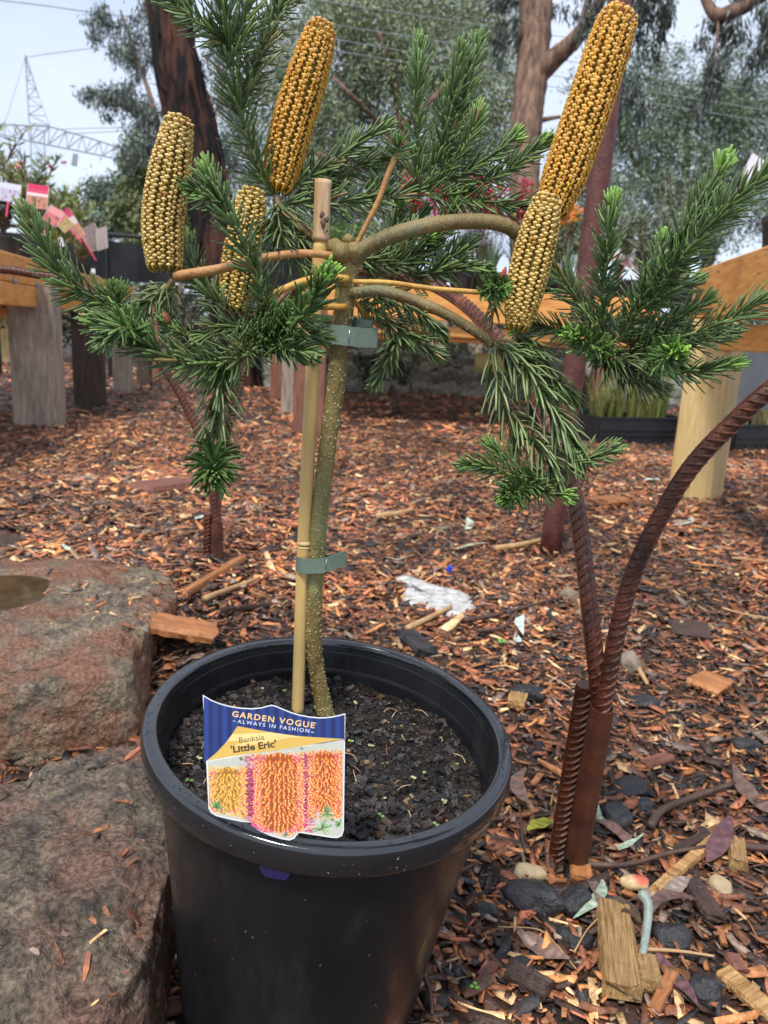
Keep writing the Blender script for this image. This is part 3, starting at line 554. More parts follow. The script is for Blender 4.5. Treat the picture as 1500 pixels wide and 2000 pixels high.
SH = [
 # tall group leaving the frame at upper left
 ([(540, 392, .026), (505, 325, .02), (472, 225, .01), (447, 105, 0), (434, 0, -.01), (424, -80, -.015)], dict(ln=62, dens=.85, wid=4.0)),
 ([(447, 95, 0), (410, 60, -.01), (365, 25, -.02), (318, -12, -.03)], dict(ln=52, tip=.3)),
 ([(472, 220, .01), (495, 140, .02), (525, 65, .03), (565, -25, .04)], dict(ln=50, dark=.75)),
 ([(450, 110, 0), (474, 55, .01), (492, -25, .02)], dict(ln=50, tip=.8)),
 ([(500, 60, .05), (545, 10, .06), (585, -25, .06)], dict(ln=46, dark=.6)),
 # behind spike two, pointing right
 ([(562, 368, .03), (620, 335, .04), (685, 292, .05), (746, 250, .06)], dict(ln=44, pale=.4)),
 ([(575, 385, .05), (640, 352, .065), (700, 325, .075), (748, 305, .08)], dict(ln=44, dark=.7)),  # dark: shade below the upper shoot, put into the leaf colour
 # long horizontal
 ([(548, 398, .03), (620, 396, .04), (700, 393, .05), (790, 380, .055), (850, 352, .06)], dict(ln=50, dens=.9, end=False)),
 ([(815, 372, .055), (815, 300, .06), (814, 200, .065), (821, 92, .07)], dict(ln=46)),
 ([(835, 365, .055), (860, 290, .06), (880, 200, .06), (899, 103, .06)], dict(ln=46)),
 ([(872, 300, .06), (905, 190, .07), (932, 86, .075)], dict(ln=42)),
 ([(850, 352, .06), (888, 312, .055), (915, 272, .05), (932, 228, .05)], dict(ln=44, tip=.7)),
 ([(848, 362, .06), (905, 338, .055), (955, 308, .05), (1000, 272, .05)], dict(ln=44, tip=.7)),
 ([(890, 362, .06), (950, 350, .055), (1005, 322, .05), (1057, 282, .05)], dict(ln=44, tip=.7)),
 ([(830, 378, .055), (915, 388, .05), (1000, 404, .05), (1064, 392, .05)], dict(ln=46)),
 ([(730, 388, .07), (733, 365, .08), (736, 338, .085)], dict(ln=34, tip=1)),
 ([(760, 470, .06), (772, 440, .065), (778, 408, .07)], dict(ln=40, tip=.6)),
 ([(780, 460, .065), (805, 435, .07), (822, 418, .075)], dict(ln=38, tip=.5)),
 # right cluster
 ([(1175, 650, .02), (1180, 545, .015), (1187, 470, .01), (1196, 404, .01)], dict(ln=50, tip=.9, wid=4.0)),
 ([(1210, 668, 0), (1262, 572, -.02), (1320, 485, -.03), (1365, 410, -.035), (1408, 330, -.04)], dict(ln=54, tip=.9, dens=1.1, wid=4.2)),
 ([(1262, 605, -.02), (1330, 505, -.05), (1400, 425, -.06), (1470, 362, -.07), (1530, 300, -.07)], dict(ln=58, tip=.8, dens=1.1, wid=4.2)),
 ([(1265, 560, .02), (1280, 515, .03), (1291, 474, .03)], dict(ln=40, tip=.8)),
 ([(1225, 672, 0), (1275, 648, -.02), (1330, 618, -.03), (1372, 590, -.03)], dict(ln=46, tip=.7)),
 ([(1235, 600, .01), (1290, 580, .015), (1350, 552, .02)], dict(ln=46, tip=.6)),
 ([(1240, 690, -.01), (1330, 658, -.04), (1420, 626, -.06), (1515, 572, -.07)], dict(ln=58, pale=.4, dens=.75)),
 ([(1225, 690, 0), (1300, 680, -.02), (1370, 665, -.03), (1425, 650, -.03)], dict(ln=44, tip=.5)),
 ([(1210, 690, 0), (1280, 712, -.03), (1350, 728, -.045), (1428, 712, -.05)], dict(ln=46, tip=1.3, dens=1.1)),
 ([(1270, 700, -.03), (1300, 700, -.06), (1320, 684, -.10)], dict(ln=46, tip=1.4, dens=1.2)),
 ([(1190, 690, 0), (1150, 672, -.04), (1118, 655, -.07)], dict(ln=42, tip=.6, dens=1.2)),
 ([(1190, 690, 0), (1215, 720, -.01), (1245, 742, -.01), (1282, 752, -.01)], dict(ln=46, dark=.8, droop=.15)),
 ([(1170, 640, .02), (1128, 590, .03), (1095, 545, .035), (1068, 505, .035)], dict(ln=50, pale=.45)),
 ([(1190, 670, .01), (1130, 652, .02), (1060, 640, .02), (1010, 645, .01)], dict(ln=44, end=False, pale=.35)),
 ([(1160, 690, .01), (1200, 700, -.02), (1260, 710, -.03)], dict(ln=44, dark=.7, droop=.3, end=False)),
 ([(1150, 660, .03), (1200, 640, .04), (1260, 630, .05)], dict(ln=46, dark=.7, end=False)),
 # drooping below the node at (955, 670)
 ([(957, 676, -.03), (968, 730, -.035), (985, 790, -.035), (1004, 838, -.03)], dict(ln=50, dens=.35, pale=.75, droop=.5, wid=4.2)),
 ([(962, 668, -.03), (1010, 700, -.04), (1058, 765, -.05), (1100, 832, -.055), (1122, 880, -.055)], dict(ln=62, dens=.75, pale=.7, droop=.35, wid=4.2)),
 ([(1005, 650, -.01), (1040, 690, -.02), (1075, 735, -.025), (1110, 765, -.02)], dict(ln=52, pale=.3, droop=.35)),
 ([(1000, 805, -.04), (1035, 850, -.05), (1065, 885, -.055), (1085, 925, -.055)], dict(ln=58, dens=.7, pale=.78, droop=.3, wid=4.2, end=False)),
 ([(1080, 900, -.055), (1115, 905, -.055), (1150, 893, -.05), (1188, 880, -.05)], dict(ln=46, pale=.4)),
 ([(1070, 935, -.055), (1010, 932, -.06), (955, 912, -.065), (915, 908, -.07)], dict(ln=42, tip=.5)),
 ([(1040, 945, -.055), (1000, 912, -.05), (962, 872, -.045)], dict(ln=42, tip=.4)),
 ([(1040, 940, -.055), (1012, 958, -.075), (992, 968, -.10)], dict(ln=46, tip=.4, dens=1.3)),
 ([(1035, 940, -.055), (1065, 960, -.06), (1096, 966, -.07)], dict(ln=42, tip=.8)),
 # left node of spike one
 ([(325, 555, -.035), (295, 585, -.04), (262, 600, -.045)], dict(ln=46, pale=.6, end=False, droop=.2)),
 ([(262, 600, -.045), (185, 586, -.055), (128, 545, -.06), (90, 490, -.06), (58, 428, -.06)], dict(ln=58, dens=1.05, pale=.35, wid=4.2, tip=.25)),
 ([(345, 560, -.035), (310, 578, -.02), (285, 600, -.01), (272, 622, 0)], dict(ln=50, pale=.75, dens=.6, droop=.2, end=False)),
 ([(250, 640, -.07), (235, 610, -.075), (228, 575, -.085)], dict(ln=46, tip=.3, dens=1.2)),
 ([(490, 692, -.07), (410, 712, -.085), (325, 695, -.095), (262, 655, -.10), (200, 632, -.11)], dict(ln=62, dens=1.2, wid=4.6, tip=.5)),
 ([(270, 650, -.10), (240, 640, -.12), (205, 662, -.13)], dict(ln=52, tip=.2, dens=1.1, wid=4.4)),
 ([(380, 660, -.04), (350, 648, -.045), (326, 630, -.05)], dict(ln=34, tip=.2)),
 ([(440, 605, -.02), (405, 570, -.01), (380, 525, 0), (366, 478, .005)], dict(ln=46, tip=.9)),
 ([(425, 715, -.07), (432, 765, -.07), (422, 830, -.07), (412, 885, -.075)], dict(ln=56, dens=.8, pale=.7, droop=.35, wid=4.2, end=False)),
 ([(412, 870, -.075), (416, 900, -.09), (420, 928, -.115)], dict(ln=56, tip=.3, dens=1.6, a0=80, wid=4.6)),
 # in front of spike three
 ([(530, 615, -.06), (500, 535, -.07), (465, 455, -.075), (432, 395, -.075), (408, 345, -.075)], dict(ln=54, dens=1.05, wid=4.2, tip=.6)),
 ([(440, 400, -.07), (405, 385, -.08), (380, 372, -.09)], dict(ln=46, tip=.3)),
 # front cluster by the trunk
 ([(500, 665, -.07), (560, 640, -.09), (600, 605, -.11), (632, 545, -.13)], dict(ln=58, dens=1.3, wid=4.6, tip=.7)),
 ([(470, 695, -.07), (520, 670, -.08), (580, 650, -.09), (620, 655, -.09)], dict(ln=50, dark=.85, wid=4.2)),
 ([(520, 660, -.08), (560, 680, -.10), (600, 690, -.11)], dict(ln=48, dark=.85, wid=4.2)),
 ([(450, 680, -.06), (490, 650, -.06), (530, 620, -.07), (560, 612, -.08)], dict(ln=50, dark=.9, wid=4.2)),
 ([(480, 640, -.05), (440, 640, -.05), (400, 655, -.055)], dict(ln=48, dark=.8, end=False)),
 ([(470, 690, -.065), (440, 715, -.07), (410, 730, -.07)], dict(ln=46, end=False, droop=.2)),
 ([(540, 400, .0), (548, 450, -.01), (570, 500, -.01), (600, 540, .0)], dict(ln=52, pale=.4, droop=.15, dens=.8)),
 ([(560, 420, .02), (585, 470, .025), (600, 505, .03)], dict(ln=46, dark=.7, droop=.2)),
 ([(425, 560, .01), (455, 620, .0), (480, 660, -.02)], dict(ln=44, dark=.8, end=False)),
 # behind the trunk, right
 ([(700, 505, .03), (760, 515, .04), (820, 500, .05), (868, 440, .05), (884, 402, .05)], dict(ln=46, tip=.6)),
 ([(760, 540, .04), (782, 490, .045), (808, 455, .05)], dict(ln=48, pale=.65)),
 ([(780, 520, .045), (805, 490, .045), (832, 468, .04)], dict(ln=38, tip=1.0)),
 ([(790, 540, .05), (850, 532, .055), (900, 520, .055), (936, 525, .055)], dict(ln=46)),
 ([(830, 540, .05), (870, 510, .06), (912, 480, .065)], dict(ln=44, tip=.2)),
 ([(690, 590, .02), (740, 612, .03), (790, 650, .03), (850, 688, .03)], dict(ln=44, tip=.3)),
 ([(745, 625, .03), (775, 650, .03), (760, 700, .03), (738, 742, .03)], dict(ln=44, pale=.35, tip=0)),
 ([(700, 560, .02), (760, 580, .035), (810, 600, .045), (850, 640, .05)], dict(ln=50, pale=.5, droop=.2)),
 ([(700, 520, .03), (740, 500, .05), (780, 485, .06)], dict(ln=44, dark=.7, end=False)),
 # rosettes on the thin stems
 ([(940, 572, -.034), (960, 566, -.05), (975, 562, -.075)], dict(ln=40, tip=.5, dens=1.6)),
 ([(958, 580, -.034), (965, 595, -.034), (960, 615, -.03)], dict(ln=30, dens=.5, end=False, droop=.4)),
 ([(772, 312, -.003), (775, 298, -.005), (777, 286, -.008)], dict(ln=42, dens=1.4, pale=.55, tip=.2, a0=75, a1=50)),
]
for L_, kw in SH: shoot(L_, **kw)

# red buds and a collar of dead scales
def bud(x, y, o, dx, dy, ln, r):
    a, b = pt(x, y, o), pt(x + dx, y + dy, o - .004); P = spline([a, b], 7); u = mpp(a); mb = MB()
    tube(mb, P, np.array([.6, .9, 1, .95, .8, .5, .15]) * r * u, 8, 0, (.45, .075, .05)); mb.obj('flower_bud', m_floret, bk, smooth=True)
bud(980, 548, -.06, 8, -28, 20, 6); bud(783, 288, 0, 6, -16, 14, 4); bud(330, 632, -.05, -12, -22, 20, 6); bud(362, 246, -.03, -1, -14, 10, 6)

# flower spikes
def spike(L_, radii, ncol, pitch, knob, loop, ksz, seed, loopy=1.0):
    r = random.Random(seed); P = path(L_, 60); cum = np.r_[0, np.cumsum(np.linalg.norm(np.diff(P, axis=0), axis=1))]; u = mpp(P[30]); Lt = cum[-1]
    T, A, B = frames(P); R = np.interp(np.linspace(0, 1, 60), np.linspace(0, 1, len(radii)), radii) * u * .91; R = R * np.sqrt(np.clip(1.04 - np.clip((np.linspace(0, 1, 60) - .955) / .052, 0, 1) ** 2, .08, 1))
    mb = MB(); tube(mb, P, R * .80, 20, 0, (.20, .145, .018)); core = mb.obj('flower_spike', m_floret, bk, smooth=True)
    V1, F1 = ICO1; ncol = ncol + 4; ksz = ksz * .96; nrow = int(Lt / (pitch * .84 * u)); fl = MB()
    for i in range(nrow):
        for k in range(ncol):
            s = (i + .5 * (k % 2) + r.uniform(-.06, .06) + .15) / nrow
            if s > 1: continue
            t = s * Lt; c = np.array([np.interp(t, cum, P[:, q]) for q in range(3)]); j = min(59, int(s * 59)); rr = np.interp(s, np.linspace(0, 1, 60), R)
            ph = 2 * math.pi * (k + .06 * math.sin(i * .9 + k * .9) + (.13 if k % 2 == 0 else -.13)) / ncol + r.uniform(-.02, .02)
            n = math.cos(ph) * A[j] + math.sin(ph) * B[j]; tt = T[j]; sd_ = np.cross(tt, n)
            endf = max(0, (s - .95) / .05); n = nrm(n * (1 - .25 * endf) + tt * endf * .5)
            sc = ksz * u * r.uniform(.85, 1.15); sk = r.uniform(-.12, .12) * sc
            b0 = c + n * rr * .66 - tt * sc * 1.2; b1 = c + n * rr * .88 - tt * sc * .6 + sd_ * sk * .5; b2 = c + n * rr * (1.0 + .04 * loopy) + tt * sc * .15 + sd_ * sk; kp = c + n * rr * .97 + tt * sc * .62 + sd_ * sk * 1.3
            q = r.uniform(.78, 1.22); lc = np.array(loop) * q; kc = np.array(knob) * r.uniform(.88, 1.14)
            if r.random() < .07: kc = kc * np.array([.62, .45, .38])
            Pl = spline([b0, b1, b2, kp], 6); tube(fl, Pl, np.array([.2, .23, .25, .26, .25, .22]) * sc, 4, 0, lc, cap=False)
            M_ = np.stack([sd_ * sc * .80, tt * sc * .46, n * sc * .5]); fl.add(kp + V1 @ M_, F1, 0, [kc * (1.15 if v[1] > .2 else .78 if v[1] < -.3 else 1.) * np.array([1, 1, 1 if v[1] > -.3 else .7]) for v in V1])  # knob tops lightened, undersides darkened: highlight and shading put into the colour
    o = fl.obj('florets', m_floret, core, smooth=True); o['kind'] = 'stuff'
    return core
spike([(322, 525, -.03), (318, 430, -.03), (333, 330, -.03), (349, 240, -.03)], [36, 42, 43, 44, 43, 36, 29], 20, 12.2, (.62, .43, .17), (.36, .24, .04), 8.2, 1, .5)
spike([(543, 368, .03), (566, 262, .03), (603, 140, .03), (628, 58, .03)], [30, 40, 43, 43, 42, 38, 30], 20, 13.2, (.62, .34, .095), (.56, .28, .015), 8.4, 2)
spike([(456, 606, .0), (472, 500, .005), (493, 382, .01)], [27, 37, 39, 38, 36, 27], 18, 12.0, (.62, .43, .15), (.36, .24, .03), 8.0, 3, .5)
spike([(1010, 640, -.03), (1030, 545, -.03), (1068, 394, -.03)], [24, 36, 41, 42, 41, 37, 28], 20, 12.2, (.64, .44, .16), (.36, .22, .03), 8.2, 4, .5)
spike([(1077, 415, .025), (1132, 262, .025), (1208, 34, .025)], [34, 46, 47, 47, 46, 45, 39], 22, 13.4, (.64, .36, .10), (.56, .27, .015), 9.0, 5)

# ------------------------------------------------------------------ bamboo stake
mb = MB(); st = [pt(581, 1402, .0), pt(592, 1095, .0), pt(613, 682, .0), pt(627, 468, .004)]
sp = spline(st, 40); u = mpp(sp[10]); tube(mb, sp, np.linspace(12.4, 13.6, 40) * u, 16)
stake = mb.obj('bamboo_stake', m_bamboo, None, smooth=True); tag(stake, 'tan bamboo stake tied beside the banksia trunk', 'stake')
mb = MB(); q = spline([pt(627, 472, .004), pt(631, 352, .006)], 14); tube(mb, q, np.r_[16.5, 15.2, np.full(12, 14.6)] * u, 16); mb.obj('split_top', m_bamboo_old, stake, smooth=True)
for (x, y) in [(594, 1063)]:
    c0, c1 = pt(x - .5, y + 7, 0), pt(x + .5, y - 7, 0); mb = MB(); tube(mb, spline([c0, c1], 8), np.array([12.9, 14.2, 13.0, 12.8, 13.6, 14.4, 13.4, 12.9]) * u, 16); mb.obj('node_ring', m_bamboo, stake, smooth=True)
    mb = MB(); tube(mb, spline([pt(x - .1, y + 1.5, 0), pt(x + .1, y - 1.5, 0)], 3), 13.3 * u, 16); mb.obj('node_scar', m_dark, stake, smooth=True)
mb = MB()
for k in range(9):
    c = pt(634 + rnd(-6, 6), 412 + k * 4.5 + rnd(-3, 3), -.0055); s = rnd(2.0, 5.5) * u; V1, F1 = ICO1; mb.add(c + V1 * np.array([s * .8, s * .35, s * 1.2]), F1)
mb.obj('rot_spot', m_dark, stake, smooth=True)

# ------------------------------------------------------------------ green tape ties
def tie(L_, hh, label):
    P = spline([pt(*q) for q in L_], 60); u = mpp(P[0]); up = nrm(pt(650, 600) - pt(648, 640)); th = .0005; V = []
    T = np.gradient(P, axis=0); n = len(P)
    for i in range(n):
        s = nrm(np.cross(T[i], up)); h = hh * u * (1 + .03 * math.sin(i))
        for a, b in ((-1, -1), (1, -1), (1, 1), (-1, 1)): V.append(P[i] + up * b * h + s * a * th)
    F = [(i * 4 + k, i * 4 + (k + 1) % 4, (i + 1) * 4 + (k + 1) % 4, (i + 1) * 4 + k) for i in range(n - 1) for k in range(4)] + [(0, 1, 2, 3), tuple((n - 1) * 4 + k for k in range(4))]
    mb = MB(); mb.add(V, F); o = mb.obj('plant_tie', m_tape, None); return tag(o, label, 'plant tie', 'green tape ties')
t1 = tie([(737, 659, -.002), (710, 660, -.008), (686, 657, -.014), (664, 654, -.0165), (640, 653, -.0135), (616, 652, -.0115), (600, 649, -.004), (604, 646, .008), (640, 645, .013), (676, 644, .011), (700, 644, .002), (726, 645, .001)], 18.5, 'upper green tape tie stapled round stake and trunk, just under the foliage')
t2 = tie([(676, 1092, -.006), (655, 1097, -.009), (637, 1103, -.0125), (615, 1106, -.0135), (592, 1105, -.0125), (579, 1101, -.003), (584, 1099, .007), (612, 1100, .012), (636, 1098, .006), (656, 1094, -.006), (674, 1091, -.0045)], 15, 'lower green tape tie stapled round stake and trunk, above the pot')
def staple(x, y, o, par, h=13):
    mb = MB(); a, b = pt(x + 1, y - h, o), pt(x - 1, y + h, o); tube(mb, [a, (a + b) / 2, b], .00035, 6); mb.obj('staple', m_metal, par, smooth=True)
staple(682, 657, -.0160, t1); staple(637, 1103, -.0136, t2, 10)
# ------------------------------------------------------------------ printed plant label leaning on the inner rim
LB = pt(545, 1618); lab_bottom = POT_C + np.array([0, 0, 0])
# plane of the label: through the inner edge of the rim below it, leaning back a little
e = at_z(590, 1655, POT_C[2] - .012); NORM = nrm(np.array([.10, -.93, .36])); LORG = e + NORM * .0015
def lp(zx, zy, lift=0.0):
    """point on the label from coordinates in a 1500 px enlargement of photo region (380,1340)-(700,1660)"""
    x, y = 380 + zx * .213333, 1340 + zy * .213333; r = ray(x, y); O = LORG + NORM * lift
    return CAM + r * (((O - CAM) @ NORM) / (r @ NORM))
TOPC = [(75, 80), (150, 125), (230, 158), (320, 182), (420, 198), (520, 204), (610, 196), (660, 182), (705, 172), (740, 180), (800, 205), (880, 238), (960, 262), (1050, 279), (1150, 288), (1250, 281), (1320, 266), (1380, 250)]
OUTL = TOPC + [(1374, 700), (1366, 1320), (1350, 1370), (1310, 1390), (1250, 1388), (1150, 1372), (960, 1342), (945, 1352), (915, 1395), (870, 1413), (800, 1402), (700, 1372), (610, 1335), (570, 1310), (540, 1268), (530, 1252), (420, 1240), (300, 1215), (200, 1190), (150, 1160), (128, 1120), (112, 800), (95, 420)]
lab = empty('plant_label', lp(750, 1400), 'glossy blue and gold plant tag with red flower picture, stuck in the pot', 'plant label')
mb = MB(); n = len(OUTL)
fr = [lp(x, y) for x, y in OUTL]; bkv = [p - NORM * .0007 for p in fr]
import mathutils.geometry as mg
tri = mg.tessellate_polygon([[Vector((x, y, 0)) for x, y in OUTL]])
mb.add(fr + bkv, [tuple(t) for t in tri] + [tuple(i + n for i in t[::-1]) for t in tri] + [(i, (i + 1) % n, n + (i + 1) % n, n + i) for i in range(n)], 0, (.82, .82, .82))
mb.obj('card', m_print, lab)
def poly(mb, pts, lift, c):
    t = mg.tessellate_polygon([[Vector((x, y, 0)) for x, y in pts]]); cc = np.asarray(c, float)
    mb.add([lp(x, y, lift) for x, y in pts], [tuple(q) for q in t], 0, c)
def topy(x): return np.interp(x, [p[0] for p in TOPC], [p[1] for p in TOPC])
# blue striped banner
mb = MB(); xs = np.linspace(84, 1374, 61); wv = [0, 0, 1, 1]
for i in range(60):
    a, b = xs[i], xs[i + 1]; dk = (i // 2) % 2; c = (.008, .02, .12) if dk else (.014, .042, .215)
    c = np.array(c) * (.9 + .12 * math.sin(i))
    bot = lambda x: np.interp(x, [84, 380, 1374], [690, 620, 500])
    poly(mb, [(a, topy(a) + 9), (b, topy(b) + 9), (b, bot(b)), (a, bot(a))], .00008, c)
mb.obj('banner', m_print, lab)
# picture: background, pink fringe, orange florets, green needles
def in_lab(x, y): return inside(OUTL, x, y)
def piclow(x): return np.interp(x, [100, 640, 1060, 1374], [680, 595, 540, 480])
mb = MB(); r2 = random.Random(3)
PIC = [(x, y) for x, y in [(118, 690), (640, 600), (1060, 545), (1368, 488), (1366, 700), (1358, 1320), (1345, 1362), (1310, 1380), (1250, 1378), (1150, 1362), (960, 1332), (938, 1348), (910, 1385), (870, 1402), (800, 1392), (700, 1362), (610, 1325), (575, 1303), (540, 1252), (420, 1230), (300, 1205), (200, 1180), (155, 1155), (136, 1118), (120, 800)]]
poly(mb, PIC, .00009, (.50, .50, .42))
def stroke(x, y, a, l_, w, c, lift):
    dx, dy = math.cos(a) * l_, math.sin(a) * l_; px_, py_ = -math.sin(a) * w, math.cos(a) * w
    q = [(x - px_, y - py_), (x + dx * .6 - px_, y + dy * .6 - py_), (x + dx, y + dy), (x + dx * .6 + px_, y + dy * .6 + py_), (x + px_, y + py_)]
    if not all(inside(PIC, *p) for p in q): return
    mb.add([lp(*p, lift) for p in q], [(0, 1, 2, 3, 4)], 0, c)
for k in range(260):
    x, y = r2.uniform(120, 1360), r2.uniform(480, 1380); g = r2.uniform(.6, 1.6)
    stroke(x, y, r2.uniform(0, 6.28), r2.uniform(15, 50), r2.uniform(6, 16), np.array(r2.choice([(.30, .34, .22), (.5, .5, .46), (.2, .26, .12), (.55, .55, .5)])) * g * .8, .0001)
SPK = [(300, 730, 1215, 150, (.85, .36, .03), (.90, .60, .25)), (1195, 580, 1215, 130, (.80, .13, .015), (.96, .60, .24)), (775, 600, 1400, 205, (.86, .17, .015), (.98, .66, .32))]
for cx, y0, y1, hw, c, tipc in SPK:
    q_ = [(cx + hw * sx, y) for sx, y in [(-1.2, y0 + 70), (-.6, y0 + 30), (.6, y0 + 30), (1.2, y0 + 70), (1.25, y1 - 120), (.7, y1 - 60), (-.7, y1 - 60), (-1.25, y1 - 120)]]
    q_ = [(min(1352, max(132, x)), y) for x, y in q_]; poly(mb, q_, .000105, (.62, .10, .20))
    for k in range(1500):                                            # pink fringe at the sides
        y = r2.uniform(y0 + 30, y1 - 20); sgn = r2.choice((-1, 1)); x = cx + sgn * r2.uniform(hw * .78, hw * 1.5)
        stroke(x, y, (0 if sgn > 0 else math.pi) - sgn * r2.uniform(-.1, .5), r2.uniform(18, 46), r2.uniform(1.6, 3.6), np.array(r2.choice([(.68, .03, .13), (.72, .08, .20), (.88, .42, .48), (.6, .03, .08)])) * r2.uniform(.8, 1.15), .00011)
for cx, y0, y1, hw, c, tipc in SPK:
    poly(mb, [(cx + hw * .8 * sx, y) for sx, y in [(-.75, y0 + 40), (0, y0 + 6), (.75, y0 + 40), (1, y0 + 140), (1, y1 - 150), (.6, y1 - 90), (0, y1 - 60), (-.6, y1 - 90), (-1, y1 - 150), (-1, y0 + 140)]], .00012, np.array(c) * .42)
    rows = int((y1 - y0) / 17)
    for i in range(rows):
        y = y0 + 20 + (y1 - y0 - 30) * i / rows
        for k in range(-7, 8):
            s = k / 7.; x = cx + hw * math.sin(s * 1.45) + r2.uniform(-15, 15); yy = y + r2.uniform(-6, 6) + (9 if k % 2 else 0)
            dr = s * 1.0; a = math.pi / 2 - dr * 1.25 - (.9 if i < 4 else 0) * (1 if s > 0 else -1) * 0
            if i < 3: a = -math.pi / 2 + s * 1.4
            stroke(x, yy, a, r2.uniform(22, 38), r2.uniform(4.5, 7.5), np.array(c) * r2.uniform(.8, 1.25) + np.array([0, .12, .01]) * r2.random(), .00013)
            stroke(x + math.cos(a) * 18, yy + math.sin(a) * 18, a, r2.uniform(7, 13), r2.uniform(3.5, 6), np.array(tipc) * r2.uniform(.9, 1.1), .00014)
for cx, cy, R_ in [(195, 1115, 95), (1165, 1310, 100), (1215, 1170, 90), (1330, 1260, 60)]:
    for k in range(34):
        a = r2.uniform(0, 6.28); stroke(cx, cy, a, R_ * r2.uniform(.6, 1.1), r2.uniform(3, 5), np.array(r2.choice([(.10, .32, .10), (.22, .48, .16), (.05, .2, .07), (.5, .6, .25)])), .00015)
mb.obj('flower_picture', m_print, lab)
# gold page curl
mb = MB(); TL = [(110, 684), (200, 610), (280, 525), (340, 445), (393, 366)]; top_e = [(560, 398), (760, 432), (960, 458), (1160, 472), (1368, 484)]; low = [(1200, 512), (1000, 548), (780, 582), (560, 612), (340, 642)]
gp = TL + top_e + low; poly(mb, gp, .00017, (.66, .42, .085))
poly(mb, [(300, 505), (345, 440), (700, 425), (1000, 470), (700, 470), (450, 500)], .00018, (.80, .62, .24)); poly(mb, [(330, 560), (420, 520), (760, 450), (900, 466), (600, 525)], .00019, (.78, .58, .2))
mb.obj('gold_curl', m_print, lab)
def text(s, x0, y0, x1, y1, hgt, c, lift, bold=0., sp=1.0):
    """lettering set along the line from (x0,y0) to (x1,y1) of the enlargement, cap height hgt"""
    cu = bpy.data.curves.new('t', 'FONT'); cu.body = s; cu.size = 1; cu.offset = bold; cu.space_character = sp; cu.resolution_u = 3
    o = bpy.data.objects.new('t', cu); COL.objects.link(o); dg = bpy.context.evaluated_depsgraph_get(); me = bpy.data.meshes.new_from_object(o.evaluated_get(dg))
    V = np.array([v.co[:2] for v in me.vertices]); F = [tuple(p.vertices) for p in me.polygons]; bpy.data.objects.remove(o); bpy.data.curves.remove(cu); bpy.data.meshes.remove(me)
    w = V[:, 0].max() - V[:, 0].min(); d = math.hypot(x1 - x0, y1 - y0); ux, uy = (x1 - x0) / d, (y1 - y0) / d; kx = d / w; ky = hgt / .70
    X = (V[:, 0] - V[:, 0].min()) * kx; Yv = V[:, 1] * ky
    mb = MB(); mb.add([lp(x0 + ux * a + uy * b, y0 + uy * a - ux * b, lift) for a, b in zip(X, Yv)], F, 0, c); mb.obj('lettering', m_print, lab)
text('GARDEN VOGUE', 342, 278, 1098, 386, 52, (.86, .55, .22), .0002, .022, 1.25)
text('ALWAYS IN FASHION', 392, 338, 1048, 428, 34, (.72, .76, .86), .0002, .004, 1.35)
mb = MB(); poly(mb, [(350, 316), (374, 320), (374, 325), (350, 321)], .0002, (.72, .76, .86)); poly(mb, [(1066, 418), (1094, 422), (1094, 427), (1066, 423)], .0002, (.72, .76, .86)); mb.obj('dash', m_print, lab)
text('®', 1102, 348, 1114, 350, 12, (.8, .8, .8), .0002)
text('Banksia', 412, 524, 640, 490, 54, (.10, .06, .02), .00024, -.002)
text("'Little Eric'", 336, 612, 752, 556, 62, (.055, .03, .012), .00024, .03)
# the tag's tail comes out below the rim
mb = MB(); a = nrm(np.cross((0, 1, 0), POT_AX)); b_ = np.cross(POT_AX, a)
def rimpt(x, y, rad_h):   # point on the outer wall seen at a photo pixel
    r = ray(x, y); lo, hi = .3, .7
    for t in np.linspace(.3, .75, 900):
        P = CAM + r * t; q = P - POT_C; h = q @ POT_AX; rr = np.linalg.norm(q - POT_AX * h)
        if h < -.012 and rr < np.interp(-h, [.03, .052, .10], [.1505, .149, .1415]): return P
    return P
tl = [(503, 1676), (572, 1690), (566, 1708), (560, 1716), (520, 1709), (512, 1700)]
tv = [rimpt(x, y, 0) for x, y in tl]; outd = nrm(np.mean(tv, 0) - POT_C + POT_AX * .05); tv = [p + outd * .0022 for p in tv]; n = len(tv)
mb.add(tv + [p - outd * .0008 for p in tv], [tuple(range(n)), tuple(range(2 * n - 1, n - 1, -1))] + [(i, (i + 1) % n, n + (i + 1) % n, n + i) for i in range(n)], 0, (.055, .04, .17))
for i in range(2):
    p0, p1 = tv[0] * (.65 - i * .28) + tv[1] * (.35 + i * .28), tv[4] * (.65 - i * .28) + tv[3] * (.35 + i * .28); tube(mb, [p0 + outd * .0003, p1 + outd * .0003], .0003, 5, 0, (.12, .10, .30))
mb.obj('tail', m_print, lab)
